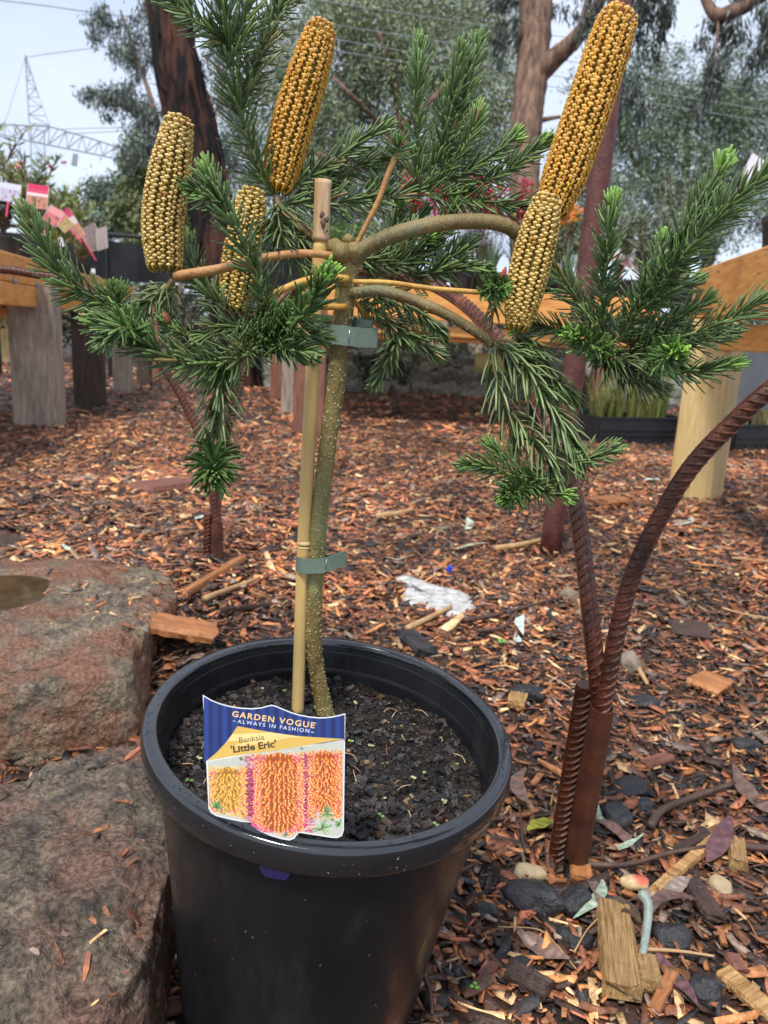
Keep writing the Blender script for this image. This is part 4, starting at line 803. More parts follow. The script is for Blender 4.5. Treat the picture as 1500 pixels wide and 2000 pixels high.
# ------------------------------------------------------------------ rebar hoops
def rebar(name, L_, r, label, cat='rebar hoop', group='bent rebar garden edging', pitch=.0105, step=150):
    """L_: (x, y, depth) photo points"""
    P = spline([at_depth(*q) for q in L_], step); T, A, B = frames(P); mb = MB(); tube(mb, P, r, 14)
    for sg in (1, -1): tube(mb, P + A * sg * r * 1.0, r * .16, 5)
    cum = np.r_[0, np.cumsum(np.linalg.norm(np.diff(P, axis=0), axis=1))]; nrib = int(cum[-1] / pitch)
    for k in range(nrib):
        for sd_ in (0, 1):
            s0 = (k + .5 * sd_) * pitch; n = 9; V = []
            for i in range(n):
                f = i / (n - 1); ph = math.pi * (.08 + .84 * f) + math.pi * sd_; s = min(cum[-1], max(0, s0 + (f - .5) * r * 1.7))
                j = np.interp(s, cum, np.arange(len(P))); j0 = int(j); j1 = min(j0 + 1, len(P) - 1); q = j - j0
                c = P[j0] * (1 - q) + P[j1] * q; t = T[j0]; rd = math.cos(ph) * A[j0] + math.sin(ph) * B[j0]; h = r * .22 * math.sin(math.pi * f) ** .6; w = pitch * .2
                V += [c + rd * r * .97 - t * w, c + rd * (r + h) - t * w * .3, c + rd * (r + h) + t * w * .3, c + rd * r * .97 + t * w]
            F = [(i * 4 + q, i * 4 + q + 1, (i + 1) * 4 + q + 1, (i + 1) * 4 + q) for i in range(n - 1) for q in range(3)]
            mb.add(V, F)
    return tag(mb.obj(name, m_rebar, None), label, cat, group)
GR, GL = ground(1112, 1690), ground(416, 1094)
dR, dL = float((GR - CAM) @ FWD), float((GL - CAM) @ FWD)
rb = 30 / 2 * dR / FPX * .88
rebar('rebar_hoop', [(1171, 1375, dR - .10), (1164, 1300, dR - .12), (1152, 1195, dR - .12), (1137, 1070, dR - .11), (1117, 950, dR - .09), (1068, 820, dR - .05), (1012, 715, dR + .0), (950, 635, dR + .06), (880, 575, dR + .14), (800, 540, dR + .24), (700, 526, dR + .36), (610, 545, dR + .5), (545, 600, dR + .64), (492, 690, dR + .78), (452, 810, dR + .86), (430, 920, dR + .9), (423, 1035, dL - .02)], rb,
      'long rebar hoop arching behind the banksia trunk from the right sleeve to the left sleeve')
rebar('rebar_hoop', [(1172, 1405, dR - .11), (1186, 1335, dR - .125), (1212, 1205, dR - .14), (1243, 1105, dR - .155), (1295, 1000, dR - .175), (1352, 910, dR - .195), (1425, 832, dR - .215), (1505, 760, dR - .235), (1600, 700, dR - .25), (1720, 660, dR - .26)], rb,
      'rebar hoop leaning right out of the nearer sleeve toward the frame edge', step=130)
rebar('rebar_hoop', [(421, 1038, dL - .02), (412, 940, dL - .03), (388, 850, dL - .05), (352, 772, dL - .06), (300, 690, dL - .07), (220, 600, dL - .08), (130, 550, dL - .09), (60, 534, dL - .1), (0, 526, dL - .11), (-80, 525, dL - .12), (-160, 540, dL - .13)], rb,
      'rebar hoop bending left from the far sleeve across the left bench front')
def peg(a, b, r, label):
    rebar('rebar_peg', [a, ((a[0] + b[0]) / 2, (a[1] + b[1]) / 2, (a[2] + b[2]) / 2), b], r, label, 'rebar peg', 'short rebar pegs beside the sleeves', step=20)
peg((1080, 1712, dR + .01), (1143, 1337, dR - .10), rb * 1.1, 'short rebar peg against the left side of the nearer rusty sleeve')
peg((404, 1100, dL + .01), (405, 1004, dL - .03), rb * .95, 'short rebar peg beside the far rusty sleeve near the flat boulder')
def sleeve(a, b, ra, rb_, label):
    P = np.array([at_depth(*a), at_depth(*b)]); T = nrm(P[1] - P[0]); L_ = np.linalg.norm(P[1] - P[0]); mb = MB()
    lathe(mb, [(0, .0), (ra, 0), (rb_, L_), (rb_ * .86, L_), (rb_ * .84, L_ - .03), (0, L_ - .031)], 28, P[0], T)
    tag(mb.obj('steel_sleeve', m_sleeve, None, smooth=False), label, 'steel sleeve', 'rusty tube sleeves holding the rebar')
sleeve((1126, 1668, dR - .02), (1177, 1380, dR - .115), 23.5 * dR / FPX, 23 * (dR - .12) / FPX, 'rusty tube sleeve standing in the mulch right of the pot')
sleeve((424, 1100, dL), (423, 1022, dL - .02), 12.3 * dL / FPX, 12 * dL / FPX, 'rusty tube sleeve standing in mulch behind the flat boulder')

# maroon pole
PB = ground(1076, 1078); dP = float((PB - CAM) @ FWD); mb = MB(); Pp = [at_depth(1072, 1095, dP), at_depth(1143, 560, dP - .11), at_depth(1178, 280, dP - .165), at_depth(1216, -60, dP - .235)]
tube(mb, spline(Pp, 24), np.linspace(20.5, 21, 24) * dP / FPX, 20); tag(mb.obj('steel_pole', m_pole, None, smooth=True), 'tall maroon painted steel pole behind the long flower spike', 'pole')

# ------------------------------------------------------------------ benches
def post(px, y, wpx, ztop, m, root, yaw=0., thick=.6, dz=-.03):
    """a timber post by the photo x of its foot centre, y of its foot and its photo width"""
    G = ground(px, y); d = float((G - CAM) @ FWD); w = wpx * d / FPX; mb = MB(); c, s = math.cos(yaw), math.sin(yaw)
    zt, zb = ztop, G[2] + dz; lean = rnd(-.004, .004)
    C = np.array([0, 0, (zb + zt) / 2]); box(mb, (0, 0, 0), (0, 0, (zt - zb) / 2), (c * w / 2, s * w / 2, 0), (-s * w * thick / 2, c * w * thick / 2, 0), bev=.006)
    me = mb.mesh('post', m); o = bpy.data.objects.new('post', me); COL.objects.link(o); o.parent = root; o.location = Vector((G[0], G[1] + w * thick * .4, C[2])) - root.location; return o
def board(name, p, q, h, th, m, root):
    """board whose object x axis runs along it, so the grain follows the length"""
    p, q = np.asarray(p, float), np.asarray(q, float); L_ = np.linalg.norm(q - p); mb = MB(); box(mb, (0, 0, 0), (L_ / 2, 0, 0), (0, th / 2, 0), (0, 0, h / 2), bev=.005)
    o = bpy.data.objects.new(name, mb.mesh(name, m)); COL.objects.link(o); o.parent = root
    x = Vector(nrm(q - p)); z = Vector((0, 0, 1)); y = z.cross(x).normalized(); z = x.cross(y)
    o.matrix_local = Matrix.Translation(Vector((p + q) / 2) - root.location) @ Matrix((x, y, z)).transposed().to_4x4(); return o
# left bench
a0, a1 = at_z(0, 490, .98), at_z(213, 550, .98); dv = nrm((a1 - a0) * np.array([1, 1, 0])); inw = np.array([-dv[1], dv[0], 0]); inw = inw if inw[0] < 0 else -inw
A0, A1 = a0 - dv * 1.6, a1
bl = empty('timber_bench', (A0 + A1) / 2 * np.array([1, 1, 0]), 'long timber bench of plants at the left edge on thick grey posts', 'bench', 'timber plant benches')
Ln = np.linalg.norm(A1 - A0); AE = A1 + dv * 1.15
board('fascia_board', A0 - [0, 0, .075], AE - [0, 0, .075], .148, .05, m_wood, bl); board('fascia_board', A0 - [0, 0, .212] - inw * .004, AE - [0, 0, .212] - inw * .004, .118, .05, m_wood, bl)
board('end_board', AE + inw * .03 - [0, 0, .11] - dv * .03, AE + inw * 1.25 - [0, 0, .11] - dv * .03, .21, .05, m_wood, bl)
for k in range(26):
    c = A0 + dv * (Ln * (k + .5) / 26) - [0, 0, .035]; board('deck_slat', c + inw * .03, c + inw * 1.3, .035, Ln / 26 * .86, m_wood, bl)
for off, z, h in ((.22, .72, .05), (.55, .685, .05), (.9, .65, .05)): board('bearer', A0 + inw * off + [0, 0, z - .98], A1 + inw * off + [0, 0, z - .98], h, .09, m_wood, bl)
post(70, 833, 84, .845, m_woodgrey, bl, yaw=.05); post(172, 797, 56, .845, m_wooddark, bl, yaw=.2); post(238, 768, 34, .845, m_woodgrey, bl, .1); post(281, 753, 26, .845, m_wooddark, bl, .1)
post(14, 708, 20, .80, m_pine, bl); post(112, 722, 12, .80, m_woodgrey, bl); post(303, 742, 16, .845, m_woodred, bl)
mb = MB()
for x, y in [(29, 549), (71, 556)]:
    c = at_depth(x, y, 4.2); t = (A0 - c) @ inw / (ray(x, y) @ inw); c = CAM + ray(x, y) * (((A0 - inw * .031 - CAM) @ inw) / (ray(x, y) @ inw)); lathe(mb, [(0, .008), (.014, .008), (.017, .003), (.017, 0), (.0171, -.002)], 10, c, -inw)
mb.obj('bolt', m_steel, bl)
# centre bench
c0 = at_z(596, 549, 1.0); Yc = c0[1]; c1 = at_Y(1290, 590, Yc); c1[2] = 1.0; xv = np.array([1., 0, 0])
bc = empty('timber_bench', ((c0 + c1) / 2)[0:2].tolist() + [0], 'timber bench facing the camera behind the banksia with red kangaroo paws on top', 'bench', 'timber plant benches')
board('fascia_board', c0 - [0, 0, .115], c1 - [0, 0, .115], .225, .05, m_wood, bc)
for dy, z, h in ((.07, .70, .075), (.13, .642, .03), (1.6, .655, .05)): board('bearer', c0 + [0, dy, z - 1], c1 + [0, dy, z - 1], h, .09, m_wood, bc)
board('end_board', c0 + [.03, .03, -.115], c0 + [-.75, 3.2, -.115], .2, .05, m_wood, bc)
for k in range(16):
    p = c0 + [0, .03, -.03]; q = (k + .5) / 16; board('deck_slat', p + [-.75 * q, 3.2 * q, 0], [c1[0], p[1] + 3.2 * q, .97], .035, 3.2 / 16 * .85, m_wood, bc)
post(600, 850, 60, .86, m_woodred, bc, .12); post(560, 810, 24, .86, m_woodgrey, bc, .1); post(538, 781, 22, .86, m_woodred, bc); post(517, 752, 18, .86, m_woodred, bc)
post(922, 771, 26, .86, m_woodgrey, bc); post(850, 764, 30, .86, m_woodgrey, bc); post(742, 762, 22, .86, m_wooddark, bc); post(1165, 792, 30, .86, m_woodred, bc); post(1133, 772, 18, .86, m_pine, bc)
# right bench
r0, r1 = at_z(1500, 483, 1.02), at_z(1190, 590, 1.02); r1 = r0 + (r1 - r0) * .96; dv2 = nrm((r0 - r1) * np.array([1, 1, 0])); R0_, R1_ = r0 + dv2 * .9, at_z(1372, 529, 1.02); in2 = np.array([-dv2[1], dv2[0], 0]); in2 = in2 if in2[0] > 0 else -in2
br = empty('timber_bench', ((R0_ + R1_) / 2)[0:2].tolist() + [0], 'timber bench at the right edge on a pale pine post, black pots on top', 'bench', 'timber plant benches')
board('fascia_board', R0_ - [0, 0, .11], R1_ - [0, 0, .11], .215, .06, m_wood, br)
board('fascia_board', R0_ + in2 * .08 - [0, 0, .30], R1_ + in2 * .08 - [0, 0, .30], .10, .05, m_wood, br)
board('end_board', R1_ + in2 * .035 - [0, 0, .11] + dv2 * .03, R1_ + in2 * 1.3 - [0, 0, .11] + dv2 * .03, .2, .05, m_wood, br)
mb = MB(); V1, F1 = ICO2; fn_ = -in2
for x, y, s in [(1412, 556, 6), (1471, 545, 4), (1490, 511, 4), (1432, 588, 3)]:
    rr_ = ray(x, y); P0 = R1_ - in2 * .0305; c = CAM + rr_ * (((P0 - CAM) @ in2) / (rr_ @ in2)); u = mpp(c); mb.add([c + (v - in2 * (v @ in2)) * s * u + in2 * (v @ in2) * .001 for v in V1], F1)
mb.obj('knot', m_dark, br)
for k in range(9):
    c = R1_ + (R0_ - R1_) * (k + .5) / 9 - [0, 0, .035]; board('deck_slat', c + in2 * .035, c + in2 * 1.3, .035, .13, m_wood, br)
post(1368, 976, 82, .80, m_pine, br, -.72, thick=.9)

# ------------------------------------------------------------------ nursery pots, trays
def npot_mesh(r, h):
    mb = MB(); lathe(mb, [(0, .002), (r * .74, 0), (r * .76, .01), (r * .95, h * .86), (r, h * .87), (r, h), (r * .94, h), (r * .9, h * .85), (0, h * .84)], 20); return mb.mesh('nursery_pot', m_blackpot, smooth=False)
POTM = npot_mesh(.5, 1.0)
def npot(P, r, h, label, group='black pots on the benches'):
    o = bpy.data.objects.new('nursery_pot', POTM); COL.objects.link(o); o.location = Vector([float(v) for v in P]); o.scale = (2 * r, 2 * r, h); return tag(o, label, 'plant pot', group)
# plants
def blades(mb, base, n, h, spread, w, cols, droop=.3, r=random, seg=5):
    for k in range(n):
        t = r.uniform(0, 6.283); s = r.uniform(.1, 1) * spread; hh = h * r.uniform(.6, 1.1); d = np.array([math.cos(t), math.sin(t), 0]); b = base + d * .02 * r.random()
        P = spline([b, b + d * s * .35 + [0, 0, hh * .6], b + d * s + [0, 0, hh * (1 - droop * r.random())]], seg); T, A, B = frames(P); q = np.array(cols[r.randrange(len(cols))]) * r.uniform(.7, 1.3); V = []
        sd_ = nrm(np.cross(d, [0, 0, 1]))
        for i in range(seg):
            ww = w * (1 - (i / (seg - 1)) ** 2 * .9); V += [P[i] - sd_ * ww, P[i] + d * ww * .5, P[i] + sd_ * ww]
        F = [(i * 3 + j, i * 3 + j + 1, i * 3 + j + 4, i * 3 + j + 3) for i in range(seg - 1) for j in (0, 1)]; mb.add(V, F, 0, q)
def leaf_cloud(n, ctr, rad, L_, wd, cols, r, droop=.0, clus=0, up=None, fill=.5):
    """n diamond leaves in an ellipsoid; returns V, F, C"""
    ctr, rad = np.asarray(ctr, float), np.asarray(rad, float)
    if clus:
        q = r.normal(size=(clus, 3)); q /= np.linalg.norm(q, axis=1)[:, None]; q *= (r.random((clus, 1)) ** fill); cc = q[r.integers(0, clus, n)]; p = cc + r.normal(0, .15, (n, 3))
    else:
        q = r.normal(size=(n, 3)); q /= np.linalg.norm(q, axis=1)[:, None]; p = q * r.random((n, 1)) ** fill
    c = ctr + p * rad
    D = r.normal(size=(n, 3)); D[:, 2] -= droop * 2.2
    if up is not None: D = D * .5 + p * up + np.array([0, 0, up * .6])
    D /= np.linalg.norm(D, axis=1)[:, None]; S = np.cross(D, r.normal(size=(n, 3))); S /= np.linalg.norm(S, axis=1)[:, None]
    l = (L_ * r.uniform(.6, 1.3, n))[:, None]; w = (wd * r.uniform(.7, 1.2, n))[:, None]; N = np.cross(D, S) * l * .12
    V = np.stack([c, c + D * l * .45 + S * w + N, c + D * l, c + D * l * .45 - S * w + N], 1).reshape(-1, 3)
    F = np.arange(n * 4).reshape(n, 4); cols = np.array(cols); C = cols[r.integers(0, len(cols), n)] * r.uniform(.72, 1.28, (n, 1)); return V, F, np.repeat(C, 4, axis=0)
def cloud_mesh(name, blobs, L_, wd, cols, seed, droop=0., per=14, up=None, fill=.5):
    r = np.random.default_rng(seed); Vs, Fs, Cs, o = [], [], [], 0
    for ctr, rad, n in blobs:
        V, F, C = leaf_cloud(n, ctr, rad, L_, wd, cols, r, droop, max(2, n // per) if per else 0, up, fill); Vs.append(V); Fs.append(F + o); Cs.append(C * r.uniform(.85, 1.15)); o += len(V)
    return np_mesh(name, np.vstack(Vs), np.vstack(Fs), m_leaf, np.vstack(Cs))

def shrub_on_stems(name, P, h, spread, nst, cols, label, cat, seed, leaf=.05, lw=.004, nl=70, flowers=None, group=None):
    """wiry nursery shrub: stems with narrow leaves"""
    rr = random.Random(seed); root = empty(name, P, label, cat, group); P = np.asarray(P, float); ms, ml = MB(), MB(); tips = []
    for k in range(nst):
        t = rr.uniform(0, 6.283); d = np.array([math.cos(t), math.sin(t), 0]); s = spread * rr.uniform(.1, 1); hh = h * rr.uniform(.55, 1.05)
        Q = spline([P, P + d * s * .3 + [0, 0, hh * .5], P + d * s + [rr.uniform(-.03, .03), 0, hh]], 9); tube(ms, Q, np.linspace(.006, .0022, 9), 4, cap=False); tips.append(Q[-1])
        for q in range(nl):
            f = rr.uniform(.25, 1); i = f * 8; i0 = int(min(7, i)); c = Q[i0] + (Q[i0 + 1] - Q[i0]) * (i - i0); tt = rr.uniform(0, 6.28); dd = nrm([math.cos(tt), math.sin(tt), rr.uniform(.2, 1.6)]); l = leaf * rr.uniform(.6, 1.3); sd_ = nrm(np.cross(dd, [rr.uniform(-1, 1), rr.uniform(-1, 1), .3])) * lw
            ml.add([c, c + dd * l * .5 + sd_, c + dd * l, c + dd * l * .5 - sd_], [(0, 1, 2, 3)], 0, np.array(rr.choice(cols)) * rr.uniform(.6, 1.4))
    ms.obj('stems', m_twig, root); ml.obj('foliage', m_leaf, root)
    if flowers:
        col, n, sz = flowers; V1, F1 = ICO1
        for k in range(n):
            mf = MB()
            c = tips[k % len(tips)] + np.array([rr.uniform(-.04, .04), rr.uniform(-.04, .04), rr.uniform(-.06, .03)])
            for q in range(9):
                dd = nrm([rr.uniform(-1, 1), rr.uniform(-1, 1), rr.uniform(-.6, 1)]); mf.add(c + dd * sz + V1 * sz * np.array([.25, .25, .25]) + dd * (V1 @ dd)[:, None] * sz * .6, F1, 0, np.array(col) * rr.uniform(.7, 1.2))
            mf.obj('flower', m_paint, root)
    return root
def tagcard(x, y, d, w, h, cols, label, roll=0., tilt=.15, stem=True, blank=False):
    """small plant tag on a stake: photo centre, depth, photo size; cols = bands from the top"""
    C = at_depth(x, y, d); u = d / FPX; X = RGT * math.cos(roll) + UPV * math.sin(roll); Y = -RGT * math.sin(roll) + UPV * math.cos(roll); N = nrm(-FWD + np.array([tilt, 0, 0])); X = nrm(X - N * (X @ N)); Y = nrm(Y - N * (Y @ N))
    root = empty('plant_tag', C - Y * h * u / 2, label, 'plant tag', 'plant tags on the benches'); mb = MB(); box(mb, C, X * w * u / 2, Y * h * u / 2, N * .0008, col=(.75, .74, .72)); mb.obj('card', m_print, root)
    mb = MB(); t = 1.0; n = len(cols); rr = random.Random(int(x + y))
    for fr, c in cols:
        yt, yb = t, t - 2 * fr; t = yb; cc = C + Y * h * u / 2 * ((yt + yb) / 2) + N * .0012
        mb.add([cc - X * w * u * .48 + Y * h * u * .5 * fr * -1, cc + X * w * u * .48 - Y * h * u * .5 * fr, cc + X * w * u * .48 + Y * h * u * .5 * fr, cc - X * w * u * .48 + Y * h * u * .5 * fr], [(0, 1, 2, 3)], 0, c)
    for k in range(26):                                          # printed picture flecks in the lowest band
        fr, c = cols[-1]; px_, py_ = rr.uniform(-.42, .42), rr.uniform(-.46, -.5 + fr * .9); s = rr.uniform(.03, .08)
        cc = C + X * w * u * px_ + Y * h * u * py_ + N * .0016; mb.add([cc + (X * math.cos(a) + Y * math.sin(a)) * s * w * u for a in (0, 1.3, 2.6, 3.9, 5.1)], [(0, 1, 2, 3, 4)], 0, np.array(c) * rr.uniform(.4, 1.3) + np.array([.12, .02, .04]) * rr.random())
    mb.obj('print', m_print, root)
    if stem:
        mb = MB(); box(mb, C - Y * h * u * .9, X * .004, Y * h * u * .42, N * .0008, col=(.75, .05, .14)); mb.obj('spike', m_print, root)
ZL = .985
def onbench(x, y, d): p = at_depth(x, y, d); return p
# left bench: pots in rows just behind the fascia
for i, (s, o_, r, h, lb) in enumerate([(.50, .16, .075, .13, 'black pot nearest the left frame edge on the left bench'), (.58, .15, .075, .13, 'black pot behind the leafy tip at the left bench front'), (.66, .16, .07, .12, 'black pot under the red plant tags on the left bench'), (.74, .15, .07, .12, 'black pot between the red tags and the grey tags'), (.82, .16, .07, .12, 'black pot below the grey wooden tags on the left bench'), (.90, .15, .07, .12, 'black pot second from the far end of the left bench'), (.97, .15, .07, .12, 'black pot at the far end of the left bench')]):
    P = A0 + (A1 - A0) * s + inw * o_; npot(P + [0, 0, .0], r, h, lb)
LS = lambda s, o_: A0 + (A1 - A0) * s + inw * o_ + np.array([0, 0, .10])
GV = [(.13, .18, .055), (.19, .23, .07), (.09, .14, .06), (.25, .24, .11)]
shrub_on_stems('grevillea_shrub', LS(.60, .15), .62, .26, 14, GV, 'wiry grevillea with red spider flowers at the left bench front', 'shrub', 1, .08, .007, 60, ((.55, .05, .08), 3, .014), 'potted shrubs on the benches')
shrub_on_stems('grevillea_shrub', LS(.49, .25), .66, .3, 14, GV, 'tallest wiry grevillea at the left frame edge under the pylon', 'shrub', 2, .09, .007, 55, ((.6, .1, .12), 2, .012), 'potted shrubs on the benches')
shrub_on_stems('grevillea_shrub', LS(.80, .2), .56, .36, 26, [(.20, .27, .06), (.28, .32, .09), (.14, .2, .05)], 'yellow green feathery shrub behind the slanted red tags', 'shrub', 3, .07, .007, 85, None, 'potted shrubs on the benches')
shrub_on_stems('grevillea_shrub', LS(.94, .16), .34, .2, 12, [(.2, .17, .07), (.13, .13, .05)], 'small straw coloured shrub at the far end of the left bench', 'shrub', 4, .05, .005, 70, ((.30, .14, .5), 4, .012), 'potted shrubs on the benches')
shrub_on_stems('dark_leaf_shrub', LS(.49, .15), .30, .14, 12, [(.02, .035, .02), (.04, .06, .035)], 'dark small leaved shrub at the left frame edge below the white tag', 'shrub', 5, .03, .008, 60, None, 'potted shrubs on the benches')
tagcard(73, 384, 3.9, 40, 46, [(.2, (.62, .02, .10)), (.16, (.62, .06, .14)), (.12, (.75, .62, .62)), (.52, (.50, .22, .14))], 'upright red topped plant tag on the left bench', -.10)
tagcard(104, 422, 4.4, 30, 34, [(.4, (.7, .3, .3)), (.6, (.55, .16, .15))], 'small pink tag behind the upright red tag', -.5)
tagcard(122, 432, 4.7, 26, 40, [(.5, (.6, .18, .14)), (.5, (.4, .32, .12))], 'slanted red green tag in the middle of the tag row', .75)
tagcard(143, 436, 5.0, 18, 62, [(.3, (.65, .05, .14)), (.25, (.75, .6, .6)), (.45, (.55, .25, .15))], 'long slanted pink tag left of the grey tags', .55)
tagcard(18, 376, 3.9, 42, 36, [(.3, (.6, .62, .68)), (.7, (.5, .48, .6))], 'white tag with mauve flowers at the left frame edge', -.12)
tagcard(181, 464, 5.4, 34, 46, [(1., (.27, .21, .18))], 'grey brown tag tilted left of its neighbour', .55, tilt=.6, stem=False)
tagcard(199, 466, 5.3, 26, 44, [(1., (.33, .27, .24))], 'grey brown tag standing right of its tilted neighbour', .12, tilt=-.4, stem=False)
tagcard(120, 473, 4.6, 8, 18, [(1., (.8, .8, .82))], 'tiny white tag among the pots of the left bench', .3, stem=False)
tagcard(182, 530, 5.6, 7, 10, [(1., (.8, .8, .82))], 'tiny white tag on the last pot of the left bench', 0, stem=False)
# centre bench: pots and kangaroo paws
def paw(x, d, h, nb, ns, label, seed, col=(.34, .012, .03)):
    rr = random.Random(seed); P = at_Y(x, 560, Yc + d); P[2] = 1.10; root = empty('kangaroo_paw', P, label, 'kangaroo paw', 'kangaroo paws on the centre bench'); mb = MB()
    blades(mb, P, nb, h * .62, .2, .009, [(.10, .19, .10), (.14, .23, .15), (.08, .14, .06)], .3, rr); mb.obj('foliage', m_leaf, root); ms, mf = MB(), MB(); V1, F1 = ICO1
    for k in range(ns):
        mf = MB(); t = rr.uniform(0, 6.28); e = P + [math.cos(t) * .22 * rr.random(), math.sin(t) * .15, h * rr.uniform(.75, 1.1)]; Q = spline([P, (P + e) / 2 + [0, 0, .05], e], 7); tube(ms, Q, .003, 4, 0, (.12, .02, .03))
        for q in range(26):
            c = e + np.array([rr.uniform(-.06, .06), rr.uniform(-.05, .05), rr.uniform(-.07, .06)]); dd = nrm([rr.uniform(-1, 1), rr.uniform(-1, .5), rr.uniform(-.2, 1)]); s = rr.uniform(.014, .026)
            mf.add(c + V1 * s * .45 + dd * (V1 @ dd)[:, None] * s, F1, 0, (np.array(col) if rr.random() < .9 else np.array([.5, .4, .08])) * rr.uniform(.6, 1.6))
        mf.obj('flower_head', m_paint, root)
    ms.obj('flower_stem', m_paint, root)
for i, (x, d, h, lb) in enumerate([(800, .35, .60, 'red kangaroo paw leftmost of the clump on the centre bench'), (850, .2, .52, 'red kangaroo paw left of the white tags'), (900, .3, .62, 'red kangaroo paw behind the two white tags'), (955, .22, .56, 'red kangaroo paw right of the two white tags'), (1005, .35, .60, 'red kangaroo paw behind the short front spike'), (930, .7, .74, 'tall red kangaroo paw at the back of the clump')]):
    paw(x, d, h, 34, 9, lb, 10 + i)
    P = at_Y(x, 560, Yc + d); P[2] = 1.0; npot(P, .1, .14, 'black pot of the ' + lb.replace(' of the clump', '').replace('red kangaroo paw', 'kangaroo paw'))
paw(1105, .2, .50, 30, 3, 'orange flowered plant left of the maroon pole', 31, (.55, .16, .015))
P = at_Y(1105, 575, Yc + .2); P[2] = 1.0; npot(P, .1, .14, 'black pot of the orange flowered plant by the pole')
for k, (x, y, w, lb) in enumerate([(893, 474, 22, 'left one of two white lettered tags among the kangaroo paws'), (933, 476, 36, 'right wider one of two white lettered tags among the kangaroo paws')]):
    tagcard(x, y, Yc + .05, w, 13, [(.7, (.78, .78, .78)), (.3, (.22, .05, .05))], lb, -.04, stem=False)
tagcard(1225, 505, Yc + .15, 62, 30, [(.5, (.75, .76, .8)), (.5, (.72, .5, .48))], 'white and pink tag beside the grey green bush', -.35)
tagcard(1212, 480, Yc + .25, 40, 22, [(.5, (.7, .35, .33)), (.5, (.75, .75, .75))], 'pink tag tilted behind the white and pink tag', -.6)
tagcard(1325, 470, Yc + .0, 18, 34, [(.4, (.72, .5, .55)), (.6, (.7, .7, .75))], 'narrow pink tag in front of the grey green bush', .2)
tagcard(1237, 540, Yc - .02, 7, 40, [(1., (.8, .8, .8))], 'thin white stake tag in the pot by the pole', 0, stem=False)
tagcard(1115, 510, Yc + .05, 28, 26, [(.5, (.55, .68, .64)), (.5, (.6, .68, .7))], 'pale teal tag left of the maroon pole', .0)
tagcard(1462, 345, 2.6, 30, 90, [(.5, (.70, .66, .72)), (.5, (.62, .5, .66))], 'pale mauve plant tag leaning behind the right leafy shoots', -.5, stem=False)
P = at_Y(1228, 585, Yc + .12); P[2] = 1.0; npot(P, .1, .13, 'black pot right of the maroon pole')
P = at_Y(1330, 590, Yc + .2); P[2] = 1.0; npot(P, .12, .14, 'black pot holding the grey green bush')
for k, (x, d_, lb) in enumerate([(700, .2, 'black pot behind the trunk on the centre bench'), (745, .25, 'second black pot right of the trunk on the centre bench'), (640, .3, 'black pot at the left corner of the centre bench')]):
    P = at_Y(x, 553, Yc + d_); P[2] = 1.0; npot(P, .1, .15, lb)
GB = [(.16, .20, .13), (.22, .26, .17), (.10, .14, .09), (.28, .29, .16)]
P = at_Y(1320, 560, Yc + .2); P[2] = 1.12; shrub_on_stems('grey_shrub', P, .72, .36, 26, GB, 'grey green needle bush between the pole and the right bench', 'shrub', 41, .05, .004, 95, None, 'potted shrubs on the benches')
P = at_Y(1250, 560, Yc + .25); P[2] = 1.1; shrub_on_stems('grey_shrub', P, .5, .26, 16, GB, 'lower grey green bush just right of the maroon pole', 'shrub', 42, .07, .007, 85, None, 'potted shrubs on the benches')
P = at_Y(720, 540, Yc + .6); P[2] = 1.1; shrub_on_stems('green_shrub', P, .40, .25, 14, [(.10, .2, .04), (.16, .26, .06), (.06, .12, .03)], 'bright green shrub seen behind the graft knob', 'shrub', 43, .05, .005, 80, None, 'potted shrubs on the benches')
P = at_Y(650, 540, Yc + .5); P[2] = 1.1; shrub_on_stems('green_shrub', P, .42, .25, 14, [(.10, .2, .04), (.14, .22, .06), (.06, .12, .03)], 'bright green shrub seen left of the bamboo stake top', 'shrub', 44, .05, .005, 80, None, 'potted shrubs on the benches')
for k, (x, d_, h_, c_, lb) in enumerate([(620, .35, .34, 0, 'low green shrub at the left corner of the centre bench'), (690, .25, .30, 0, 'low green shrub behind the orange stem on the centre bench'), (770, .3, .36, 1, 'grey green shrub left of the kangaroo paws'), (1045, .3, .40, 0, 'leafy green shrub behind the base of the short spike'), (1075, .45, .5, 1, 'grey green shrub left of the orange flowered plant'), (1160, .3, .40, 0, 'leafy green shrub directly behind the maroon pole'), (1205, .5, .55, 1, 'tall grey green shrub between the pole and the lower bush'), (1375, .45, .62, 1, 'grey green bush at the far right of the centre bench')]):
    P = at_Y(x, 560, Yc + d_); P[2] = 1.0; npot(P, .09, .13, 'black pot of the ' + lb); shrub_on_stems('green_shrub' if c_ == 0 else 'grey_shrub', P + [0, 0, .11], h_, .2, 16, [(.12, .22, .05), (.18, .28, .08), (.07, .14, .04)] if c_ == 0 else GB, lb, 'shrub', 60 + k, .05, .006, 80, None, 'potted shrubs on the benches')
# pots on right bench
RS = lambda s, o_: R1_ + (R0_ - R1_) * s + in2 * o_
for s, o_, r, h, lb in [(.28, .18, .10, .16, 'black pot at the front of the right bench'), (.55, .2, .10, .17, 'black pot nearest the right frame edge on the right bench'), (.3, .45, .10, .17, 'black pot in the second row of the right bench')]:
    npot(RS(s, o_), r, h, lb)
P = RS(.5, .25) + [0, 0, .15]; shrub_on_stems('green_shrub', P, .34, .18, 12, [(.08, .16, .04), (.14, .22, .07)], 'green shrub in the pots of the right bench at the frame edge', 'shrub', 45, .05, .006, 60, None, 'potted shrubs on the benches')
